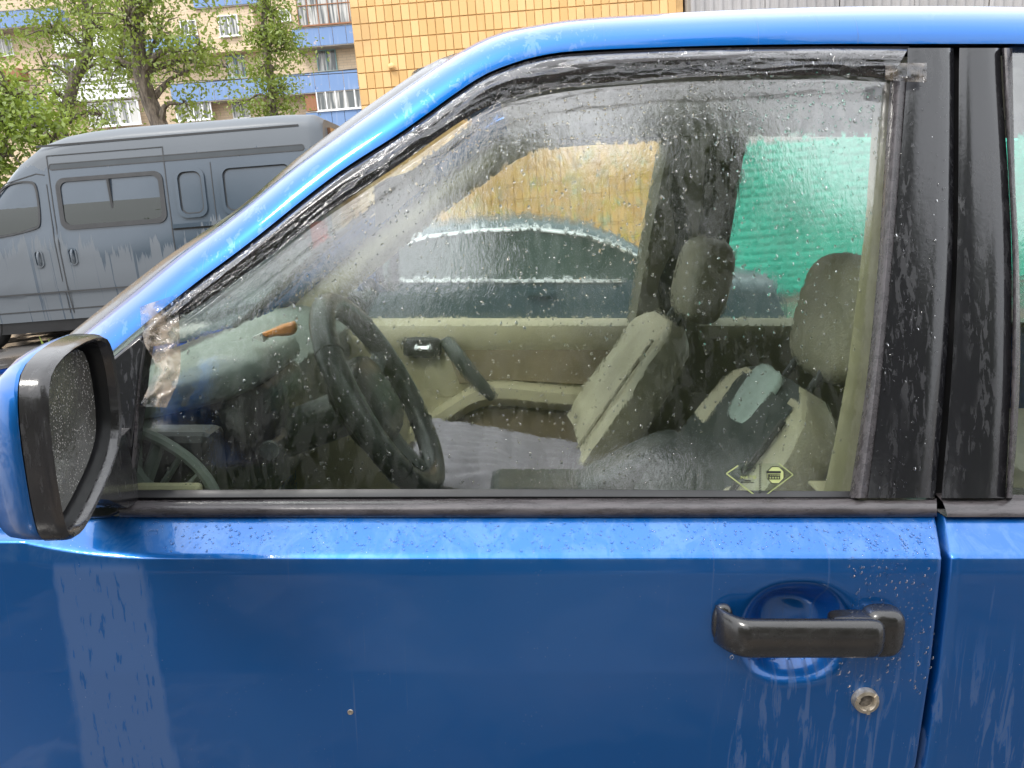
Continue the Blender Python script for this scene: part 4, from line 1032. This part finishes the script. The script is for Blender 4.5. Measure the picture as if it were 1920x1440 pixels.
MB().box((-.95, 1.58, .36), (1.0, 1.85, .60)).build('tunnel', PLGREY, car, False)
for x in (-1.12, 1.55): wheel(car, (x, 1.02, .34), .34, .21); wheel(car, (x, 2.41, .34), .34, .21)
# headliner, sun visor
hl = MB().loft([[Vector((p.x + .03, p.y + .02 if k == 0 else p.y, p.z - .045)) for k, p in enumerate(span(i, .03, -.02, 12, .01))] for i in range(IR + 3, NT - 2, 3)], False, False).build('headliner', LINER, car)
vis = [K(702, 350, 1.20), K(790, 322, 1.30), K(795, 345, 1.34), K(704, 425, 1.26)]
MB().prism(vis, (.02, 0, .012)).build('sun_visor', LINER, car, False)
# far A pillar trim and far rail trim in beige, inside the far frame
def mirY(p): return Vector((p.x, 2 * YMID - p.y, p.z))
pa = [mirY(L3[i]) + Vector((.03, -.045, -.012)) for i in range(0, IR + 12, 2)]
MB().tube(pa, [.050 - .012 * k / len(pa) for k in range(len(pa))], 12, True).build('pillar_trim', BEIGE, car)
pr = [mirY(L3[i]) + Vector((0, -.05, .01)) for i in range(IR + 11, NT - 6, 3)]
MB().tube(pr, .036, 10).build('roof_trim', LINER, car)
# far centre pillar with belt
fb = MB(); fb.loft([[Vector((x0, 2.26 + .20 * (1.62 - z) - .0, z)), Vector((x1, 2.26 + .20 * (1.62 - z), z)), Vector((x1 + .01, 2.38 + .16 * (1.62 - z), z)), Vector((x0 - .01, 2.38 + .16 * (1.62 - z), z))] for x0, x1, z in ((.445, .55, 1.62), (.43, .55, 1.50), (.405, .55, 1.30), (.385, .56, 1.10), (.36, .62, .9), (.34, .64, .4))])
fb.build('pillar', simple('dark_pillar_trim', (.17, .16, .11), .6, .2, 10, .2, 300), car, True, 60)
MB().loft([[Vector((.46 + .02 * math.sin(z * 20), 2.245 + .2 * (1.60 - z), z)), Vector((.50 + .02 * math.sin(z * 20), 2.24 + .2 * (1.60 - z), z))] for z in np.linspace(1.58, .9, 14)], False, False).build('seat_belt', simple('dark_belt_webbing', (.03, .03, .028), .8, .1, 50, .4, 400), car)
# ---- far door trim
dt = MB().loft([[Vector((x, y, z)) for y, z in ((2.50, 1.065), (2.455, 1.068), (2.42, 1.052), (2.405, 1.02), (2.41, .985), (2.425, .95), (2.425, .80), (2.42, .62), (2.44, .42))] for x in np.linspace(-.72, .42, 12)], False, False).build('door_trim', BEIGE, car)
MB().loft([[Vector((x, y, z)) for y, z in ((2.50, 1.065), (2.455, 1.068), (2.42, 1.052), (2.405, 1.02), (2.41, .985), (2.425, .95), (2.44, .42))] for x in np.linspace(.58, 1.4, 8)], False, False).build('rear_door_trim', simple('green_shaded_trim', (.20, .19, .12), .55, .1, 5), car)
# upper inset panel, armrest sweep and lower pocket
ins = resample([(-.20, .955), (-.12, 1.0 - .012), (.05, .985), (.42, .985)], 20); inl = resample([(-.17, .86), (-.05, .872), (.15, .862), (.42, .845)], 20)
MB().loft([[Vector((a[0], 2.424, a[1])), Vector((a[0], 2.414, a[1] - .006)), Vector((b[0], 2.414, b[1] + .006)), Vector((b[0], 2.424, b[1]))] for a, b in zip(ins, inl)], False, False).build('inset_panel', simple('tan_inset_cloth', (.25, .20, .13), .8, .1, 8, .3, 300), dt)
arm = resample([(-.33, .70), (-.20, .79), (-.08, .850), (.12, .838), (.40, .815)], 24)
MB().loft([[Vector((x, 2.43, z + .022)), Vector((x, 2.385, z + .026)), Vector((x, 2.355, z + .012)), Vector((x, 2.35, z - .02)), Vector((x, 2.38, z - .05)), Vector((x, 2.43, z - .065))] for x, z in arm], False, False).build('armrest', BEIGE, dt)
pk = resample([(-.34, .66), (-.20, .745), (-.08, .795), (.12, .783), (.40, .76)], 24)
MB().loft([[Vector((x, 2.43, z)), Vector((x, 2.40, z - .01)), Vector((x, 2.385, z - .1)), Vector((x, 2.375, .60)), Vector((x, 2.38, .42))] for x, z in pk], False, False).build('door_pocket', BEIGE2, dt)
sp_ring = MB().lathe([(.0001, .004), (.055, .005), (.068, .002), (.072, -.004)], (-.215, 2.425, .885), (0, -1, 0), 24).build('speaker_cover', BEIGE, dt)
MB().pillow((-.285, 2.412, .985), (.062, .022, .034), None, .45, .45).build('handle_bezel', BLK, dt)
MB().tube([(-.30, 2.392, .985), (-.255, 2.385, .985)], .012, 8).build('inner_handle', CHROME, dt)
MB().tube([(-.205, 2.41, 1.0), (-.185, 2.365, .985), (-.145, 2.345, .935), (-.095, 2.345, .875), (-.06, 2.36, .835)], [.022, .024, .024, .021, .018], 10).build('pull_handle', PLGREY, dt)
# ---- dashboard
prof = [(-.76, 1.06), (-.75, 1.095), (-.72, 1.115), (-.64, 1.120), (-.56, 1.095), (-.52, 1.05), (-.515, .98), (-.54, .88), (-.60, .78), (-.68, .62), (-.80, .60)]
prof2 = [(p[0], p[1]) for p in prof]
rings = [[Vector((x + (.06 if y > 1.75 else 0) * 0, y, z)) for x, z in prof2] for y in np.linspace(.99, 2.44, 14)]
dash = fixn(MB().loft(rings, True, True).build('dashboard', DASHM, car, True, 35)); dash.data.materials.append(PLGREY)
for p in dash.data.polygons:
    if p.center.z < 1.06 or abs(p.normal.y) > .8: p.material_index = 1
Mh = Matrix.Rotation(R(-12), 3, 'Y')
MB().pillow((-.545, 1.345, 1.135), (.14, .215, .036), Mh, .6, .55, 28, 16).build('instrument_hood', DASHM, dash)
MB().pillow((-.505, 1.345, 1.065), (.105, .195, .075), Mh, .6, .5, 28, 16).build('instrument_cluster', BLK, dash)
MB().pillow((-.50, 1.345, .99), (.10, .09, .08), Mh, .6, .6).build('column_shroud', PLGREY, dash)
vt = MB(); fr0 = [(-.545, 1.02, 1.075), (-.475, 1.02, 1.05), (-.47, 1.02, .985), (-.54, 1.02, .98)]
MB().loft([[Vector(p) * 1.0 + Vector((0, dy, 0)) for p in fr0] for dy in (0, .004)], True, True)
VSL = simple('grey_vent_plastic', (.10, .115, .105), .5, .1, 9)
vb = bevel(MB().box((-.515, 1.00, 1.0), (-.41, 1.06, 1.125), None).build('air_vent', BLK, dash, False), .012)
fr0 = [(-.525, 1.140), (-.475, 1.120), (-.43, 1.085), (-.405, 1.04), (-.40, .99)]; fr1 = [(-.52, 1.085), (-.50, 1.055), (-.475, 1.025), (-.455, 1.0), (-.445, .98)]
for nm, ln_, r_ in (('vent_surround', fr0, .008), ('vent_edge', fr1, .010)):
    MB().tube([Vector((p[0], .992, p[1])) for p in resample(ln_, 12)], r_, 8).build(nm, VSL, vb)
for k in range(6):
    t = (k + .5) / 6; a = np.array(resample(fr0, 7)[k]) * .5 + np.array(resample(fr0, 7)[k + 1]) * .5; b_ = np.array(resample(fr1, 7)[k]) * .5 + np.array(resample(fr1, 7)[k + 1]) * .5
    MB().tube([Vector((a[0], .996, a[1])), Vector((b_[0], .996, b_[1]))], .0095, 6, True, .5).build('vent_slat', VSL, vb)
bevel(MB().box((-.60, .975, 1.035), (-.42, .990, 1.062)).build('door_trim', BEIGE, car, False), .006)
# ---- steering wheel
wc = Vector((-.235, 1.345, 1.095)); tl = R(29); nv = Vector((math.cos(tl), 0, math.sin(tl))); e1 = Vector((0, 1, 0)); e2 = Vector((-math.sin(tl), 0, math.cos(tl)))
rings = []
NR = 72
for i in range(NR):
    a = 2 * math.pi * i / NR; d = e1 * math.cos(a) + e2 * math.sin(a); rr = .0235
    rings.append([wc + d * .182 + (d * math.cos(b) * rr * 1.0 + nv * math.sin(b) * rr * .92) for b in np.linspace(0, 2 * math.pi, 14, endpoint=False)])
rings.append(rings[0]); stw = MB().loft(rings, True, False).build('steering_wheel', WHEELM, car); fixn(stw)
Rm = Matrix((nv, e1, e2)).transposed()
MB().pillow(wc - nv * .03, (.040, .100, .080), Rm, .6, .55, 28, 16).build('airbag_pad', BLK, stw)
for a in (18, 162, 270):
    d = e1 * math.cos(R(a)) + e2 * math.sin(R(a))
    MB().tube([wc - nv * .03 + d * .05, wc - nv * .018 + d * .11, wc + d * .178], [.026, .020, .015], 10, True, .6).build('spoke', PLGREY, stw)
for a in (40, 140, 215, 325):
    d = e1 * math.cos(R(a)) + e2 * math.sin(R(a)); tt = -e1 * math.sin(R(a)) + e2 * math.cos(R(a))
    MB().lathe([(.0237, -.0015), (.0242, 0), (.0237, .0015)], wc + d * .182, tt, 14).build('rim_seam', BLK, stw)
MB().tube([wc - nv * .05, Vector((-.50, 1.345, .985)), Vector((-.62, 1.345, .92))], .042, 12).build('steering_column', PLGREY, car)
st_ = MB().tube([(-.40, 1.28, 1.045), (-.375, 1.20, 1.055), (-.37, 1.13, 1.062)], [.009, .010, .012], 8).build('wiper_stalk', BLK, car)
MB().lathe([(.0001, -.006), (.014, -.006), (.016, 0), (.014, .008), (.0001, .01)], (-.37, 1.125, 1.062), (.1, -1, .1), 16).build('stalk_end', PLGREY, st_)
# orange item on the hood
og = thing('dashboard_trinket', 'small orange object lying on the dash behind the steering wheel', 'trinket', (-.43, 1.30, 1.175), matrix=TILT)
b = MB().prism([(-.43, 1.29, 1.214), (-.375, 1.30, 1.234), (-.368, 1.30, 1.226), (-.375, 1.30, 1.210), (-.42, 1.295, 1.206)], (0, .022, 0)).build('body', ORANGE, og, False); bevel(b, .006)
MB().prism([(-.442, 1.288, 1.209), (-.425, 1.288, 1.216), (-.422, 1.288, 1.200)], (0, .03, 0)).build('tip', WHITEP, og, False)
# ---- seats
def seat(name, yc, dx, label, driver):
    st = bpy.data.objects.new(name, None); link(st, car); st.location = -Vector(car['_base'])
    if label: st['label'] = label
    bot, top = Vector((.225 + dx, yc, .76)), Vector((.435 + dx, yc, 1.115)); ax = (top - bot); ln = ax.length; ax.normalize()
    fwd = Vector((-ax.z, 0, ax.x)); sd_ = Vector((0, 1, 0)); Rb = Matrix((fwd, sd_, ax)).transposed()
    rings = []
    for i in range(19):
        t = i / 18; w = .245 - .045 * t ** 2 - .10 * max(0, (t - .85) / .15) ** 2; th = .062 - .012 * t - .02 * max(0, (t - .88) / .12)
        if t < .06: th *= .8
        c = bot + ax * (ln * t) ; ring = []
        for k in range(28):
            a = 2 * math.pi * k / 28; u = math.copysign(abs(math.cos(a)) ** .5, math.cos(a)); v_ = math.copysign(abs(math.sin(a)) ** .5, math.sin(a))
            bol = .030 * max(0, abs(v_) - .55) / .45 * (1 if u > 0 else 0) * (1 - t * .6)
            ring.append(c + fwd * (u * th + bol) + sd_ * (v_ * w))
        rings.append(ring)
    for i, rg_ in enumerate(rings):
        for k, p in enumerate(rg_):
            p += fwd * (.006 * mnoise.noise((p.y * 9, p.z * 14, dx * 9)) + .003 * mnoise.noise((p.y * 30, p.z * 34, 3)))
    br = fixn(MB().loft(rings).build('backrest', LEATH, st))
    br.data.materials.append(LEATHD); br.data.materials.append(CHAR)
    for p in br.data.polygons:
        if p.normal.dot(fwd) < .25: p.material_index = 1  # sides and back take the darker leather, shade put into the colour
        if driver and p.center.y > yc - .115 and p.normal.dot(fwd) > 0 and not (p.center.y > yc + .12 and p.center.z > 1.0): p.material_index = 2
    for v_ in st.children: v_.location = (0, 0, 0)
    if driver:
        m = MB(); rings = []
        for i in range(13):
            t = .02 + .90 * i / 12; c = bot + ax * (ln * t); th = .064 - .012 * t
            rings.append([c + fwd * (th + .006 - .004 * abs(v_)) + sd_ * (v_ * (.165 - .03 * t) - .028) for v_ in np.linspace(-1, 1, 9)])
        m.loft(rings, False, False).build('backrest_insert', CHAR, st)
        MB().pillow(bot + ax * (ln * .86) + fwd * .052 - sd_ * .0, (.012, .065, .060), Rb, .5, .6, 24, 14).build('sky_reflection_patch', SKYREFL, st)  # sky reflection on the backrest, built as a pale raised patch
        for s in (-1,):
            MB().tube([bot + ax * (ln * t) + fwd * (.064 - .012 * t + .019 * (1 - t * .6)) + sd_ * (s * (.200 - .022 * t)) for t in np.linspace(.10, .86, 12)], .0055, 6).build('dark_piping', BLK, st)
    else:
        MB().tube([bot + ax * (ln * t) + fwd * (.061 - .012 * t + .019 * (1 - t * .6)) + sd_ * (-.200 + .03 * t) for t in np.linspace(.05, .86, 14)], .0045, 6).build('piping', LEATHD, st)
    hc = top + ax * .105 + (Vector((.025, 0, .026)) if driver else Vector((.022, 0, .024))); Rh = Matrix.Rotation(R(10), 3, 'Y')
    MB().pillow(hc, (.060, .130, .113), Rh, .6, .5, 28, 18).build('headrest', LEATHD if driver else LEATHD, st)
    for s in (-1, 1): MB().tube([top + sd_ * .06 * s - ax * .03, top + sd_ * .06 * s + ax * .06], .007, 8).build('headrest_post', BLK, st)
    Rc = Matrix.Rotation(R(7), 3, 'Y')
    MB().pillow((-.03 + dx, yc, .655), (.27, .245, .085), Rc, .4, .4, 28, 14).build('cushion', LEATH if not driver else CHAR, st)
    MB().box((-.20 + dx, yc - .20, .36), (.25 + dx, yc + .20, .60)).build('seat_base', BLK, st, False)
    return st
seat('driver_seat', 1.345, .075, 'near front seat with charcoal centre and beige bolsters', True)
seat('passenger_seat', 2.085, 0.0, 'far front seat in plain beige leather', False)
# seat belt buckle console between the seats
bevel(MB().box((-.05, 1.63, .58), (.42, 1.80, .80)).build('centre_console', PLGREY, car, False), .02)
MB().pillow((.27, 1.70, .82), (.15, .075, .045), Matrix.Rotation(R(-28), 3, 'Y'), .5, .5).build('console_armrest', PLGREY, car)
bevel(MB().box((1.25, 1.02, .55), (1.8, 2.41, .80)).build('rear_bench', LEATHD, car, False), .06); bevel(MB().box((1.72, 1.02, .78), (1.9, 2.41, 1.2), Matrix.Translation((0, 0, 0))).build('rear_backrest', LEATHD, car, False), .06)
# near centre pillar inside trim
nt = MB().loft([[S(px, py, .055 + .02) for px in (x0, x0 + 18)] + [S(x0 + 150, py, .14), S(x0 + 150, py, .16)] for x0, py in ((1640, 130), (1634, 250), (1622, 420), (1606, 560), (1590, 690), (1570, 800), (1543, 930))], False, False).build('pillar_trim', BEIGE, car)
bevel(MB().box(tuple(S(1535, 928, .08)), tuple(S(1562, 900, .12)), None).build('belt_guide', BEIGE, car, False), .004)
# quilted cover on the far seat
qv, qf = [], []; nq, mq = 90, 60
for i in range(nq + 1):
    for j in range(mq + 1):
        s, t = i / nq, j / mq; x = -.27 + .52 * s; y = 1.79 + .51 * t
        z = .784 - .05 * s + .018 * math.cos(s * 3) - .05 * abs(2 * t - 1) ** 6 - .03 * max(0, 1 - s / .1) ** 2
        lu = x * 22 + .5 * mnoise.noise((x * 7, y * 7, 0)); lv = y * 24 + .35 * math.sin(x * 30) + .5 * mnoise.noise((x * 6, y * 6, 4))
        puff = (abs(math.sin(math.pi * lv)) ** .45) * (.55 + .45 * abs(math.sin(math.pi * lu * .5)) ** .4)
        z += .013 * puff + .006 * mnoise.noise((x * 14, y * 14, 2))
        qv.append((x, y, z))
for i in range(nq):
    for j in range(mq): qf.append((i * (mq + 1) + j, (i + 1) * (mq + 1) + j, (i + 1) * (mq + 1) + j + 1, i * (mq + 1) + j + 1))
q = mesh('quilted_cover', qv, qf, QUILT); q.matrix_world = TILT; fixn(q)
tag(q, 'lavender-grey quilted cover lying on the far front seat', 'seat cover')

# ---- sticker on the glass
SO = GOFF - .0015
def SP(px, py, d=0.0): return S(px, py, SO - d)
stk = bpy.data.objects.new('window_sticker', None); link(stk, fdoor); stk['label'] = 'diamond-shaped yellow-green alarm sticker on the window corner'
def flat(name, polys, mat, d):
    m = MB()
    for p in polys: m.add([SP(x, y, d) for x, y in p], [tuple(range(len(p)))])
    return m.build(name, mat, stk, False)
def seg(p, q, w):
    p, q = np.array(p, float), np.array(q, float); t = (q - p) / np.linalg.norm(q - p); n = np.array([-t[1], t[0]]) * w / 2
    return [tuple(p + n), tuple(q + n), tuple(q - n), tuple(p - n)]
def stroke(pts, w): return [seg(a, b, w) for a, b in zip(pts, pts[1:])]
dia = [(1362, 888), (1384, 869), (1460, 869), (1492, 890), (1432, 932), (1418, 932)]
flat('clear_backing', [dia], STICKC, 0)
flat('border', stroke([(1384, 873), (1362, 888), (1420, 932)], 2.6) + stroke([(1460, 869), (1487, 890), (1431, 932)], 2.0), STICK, .0006)
flat('centre_line', [seg((1423.0, 872 + 4.4 * k), (1427.5, 869.5 + 4.4 * k), 1.9) for k in range(14)], STICKD, .0006)
oc = [(1454 + 17 * math.cos(R(22.5 + 45 * k)), 890.5 + 17 * math.sin(R(22.5 + 45 * k))) for k in range(8)]
flat('octagon', [oc], simple('pale_green_print', (.42, .47, .20), .5, .05, 30), .0006)
flat('octagon_edge', stroke(oc + [oc[0]], 1.3), STICKD, .0012)
flat('text_block', [[(1437, 883), (1464, 883), (1464, 887.5), (1437, 887.5)], [(1440, 889), (1463, 889), (1463, 899), (1440, 899)]], STICKD, .0012)
flat('text_mark', [[(1444 + 4 * k, 890), (1446 + 4 * k, 890), (1446 + 4 * k, 892), (1444 + 4 * k, 892)] for k in range(4)] + [[(1443 + 5 * k, 894), (1446 + 5 * k, 894), (1446 + 5 * k, 897.5), (1443 + 5 * k, 897.5)] for k in range(4)] + [[(1459, 890), (1462, 890), (1462, 892), (1459, 892)]], STICK, .0018)
eg = [(1394, 872), (1391, 880), (1392, 888), (1397, 886), (1404, 882)]
flat('emblem', stroke([(1394, 872), (1392, 879), (1392, 888), (1400, 885)], 1.0) + stroke([(1401, 874), (1406, 871.5), (1412, 872.5), (1416, 876), (1416.5, 879), (1414, 877.5), (1409, 878), (1402, 881), (1400, 883)], 1.1) + stroke([(1403, 875), (1408, 875.5)], .9) + stroke([(1405, 884), (1408, 880), (1410, 885)], .9) + stroke([(1411, 880), (1413, 885), (1415, 882)], .9), STICKD, .0006)
def letters(name, polylines, x0, y0, w, h, adv, lw, mat):
    ps = []
    for i, L_ in enumerate(polylines):
        for pl in L_: ps += stroke([(x0 + i * adv + a * w, y0 + (1 - b) * h) for a, b in pl], lw)
    return flat(name, ps, mat, .0006)
letters('lettering', [[[(0, 0), (0, 1), (1, 0), (1, 1)]], [[(0, 0), (.5, 1), (1, 0)], [(.2, .35), (.8, .35)]], [[(0, 1), (1, 1)], [(.5, 1), (.5, 0)]], [[(1, 1), (0, 1), (0, .5), (1, .5), (1, 0), (0, 0)]]], 1389.5, 892.5, 5.6, 5.0, 7.4, 1.5, STICK)
flat('small_print', [[(1396, 900.5), (1408, 900.5), (1408, 902.8), (1396, 902.8)], [(1390, 904.3), (1414, 904.3), (1414, 905.6), (1390, 905.6)]], STICKD, .0006)

# ---- rain drops: beads and short runs on the glass, pillar, shoulder
def drops(name, pxs, n, rmin, rmax, off, parent, seed, flatness=.45, stretch=(1.0, 2.2), mat=None, surf=None, power=3.0):
    rg = np.random.default_rng(seed); m_v, m_f = [], []
    k = 0
    from mathutils.geometry import intersect_point_line
    poly = pxs
    xs0, xs1 = min(p[0] for p in poly), max(p[0] for p in poly); ys0, ys1 = min(p[1] for p in poly), max(p[1] for p in poly)
    def inside(x, y):
        c = False; j = len(poly) - 1
        for i in range(len(poly)):
            xi, yi = poly[i]; xj, yj = poly[j]
            if (yi > y) != (yj > y) and x < (xj - xi) * (y - yi) / (yj - yi) + xi: c = not c
            j = i
        return c
    while k < n:
        x, y = rg.uniform(xs0, xs1), rg.uniform(ys0, ys1)
        if not inside(x, y): continue
        c = S(x, y, off); nn = (Vector((0, -1, 0)) + Vector((0, 0, .3 if c.z > 1.04 else .05))).normalized()
        if c.z > 1.004 and c.z < 1.04: nn = Vector((0, -.55, .83)).normalized()
        r = rmin + (rmax - rmin) * rg.random() ** power; up = Vector((1, 0, 0)).cross(nn).normalized(); rt = Vector((1, 0, 0))
        an = rg.normal() * .25; u_ = rt * math.cos(an) + up * math.sin(an); w_ = up * math.cos(an) - rt * math.sin(an)
        st2 = rg.uniform(*stretch); b0 = len(m_v)
        for q in range(7):
            a = 2 * math.pi * q / 7; j = 1 + .18 * rg.normal(); dn = (st2 if math.sin(a) < 0 else 1.0)
            m_v.append(c + u_ * (math.cos(a) * r * j) + w_ * (math.sin(a) * r * dn * j))
        for q in range(7):
            a = 2 * math.pi * q / 7; m_v.append(c + u_ * (math.cos(a) * r * .62) + w_ * (math.sin(a) * r * .62 * (st2 * .9 if math.sin(a) < 0 else 1)) + nn * r * flatness * .75)
        m_v.append(c + nn * r * flatness - w_ * r * .1)
        for q in range(7):
            q2 = (q + 1) % 7; m_f += [(b0 + q, b0 + q2, b0 + 7 + q2, b0 + 7 + q), (b0 + 7 + q, b0 + 7 + q2, b0 + 14)]
        k += 1
    o = fixn(mesh(name, m_v, m_f, mat or DROP, parent)); o['kind'] = 'stuff'; return o
gpoly = [(262, 720), (337, 610), (600, 425), (761, 315), (926, 208), (1087, 172), (1320, 156), (1660, 156), (1590, 912), (250, 912)]
drops('rain_drops', gpoly, 3600, .0005, .0022, GOFF - .0008, pane, 3)
drops('rain_drops', [(700, 360), (926, 205), (1087, 170), (1320, 152), (1662, 152), (1655, 240), (1000, 280), (720, 400)], 900, .0006, .0020, GOFF - .0008, pane, 4)
drops('rain_drops', [(1700, 160), (1785, 160), (1750, 925), (1632, 925)], 230, .0006, .0020, -.0052, fdoor, 5)
drops('rain_drops', [(1560, 985), (1755, 985), (1760, 1040), (1745, 1300), (1560, 1300), (1600, 1100)], 600, .0005, .0022, -.0003, fdoor, 6, .5, (1, 1.5))
drops('rain_drops', [(250, 975), (1750, 975), (1755, 1035), (300, 1035)], 1100, .0006, .0022, -.0004, fdoor, 8, .28, (1, 1.6))
drops('rain_drops', [(300, 585), (500, 440), (760, 255), (900, 168), (1100, 108), (1650, 96), (1650, 140), (1100, 160), (860, 228), (600, 408), (320, 620)], 900, .0006, .0022, -.014, fdoor, 9)
for k, px in enumerate((1372, 1405, 1420, 1450, 1478, 1505, 1560)):
    c = K(px, 1235, YH); MB().pillow((c.x, YH, hz - hh - .002), (.0026, .0024, .0034), None, 1, 1, 10, 8).build('hanging_drop', DROP, hdl)
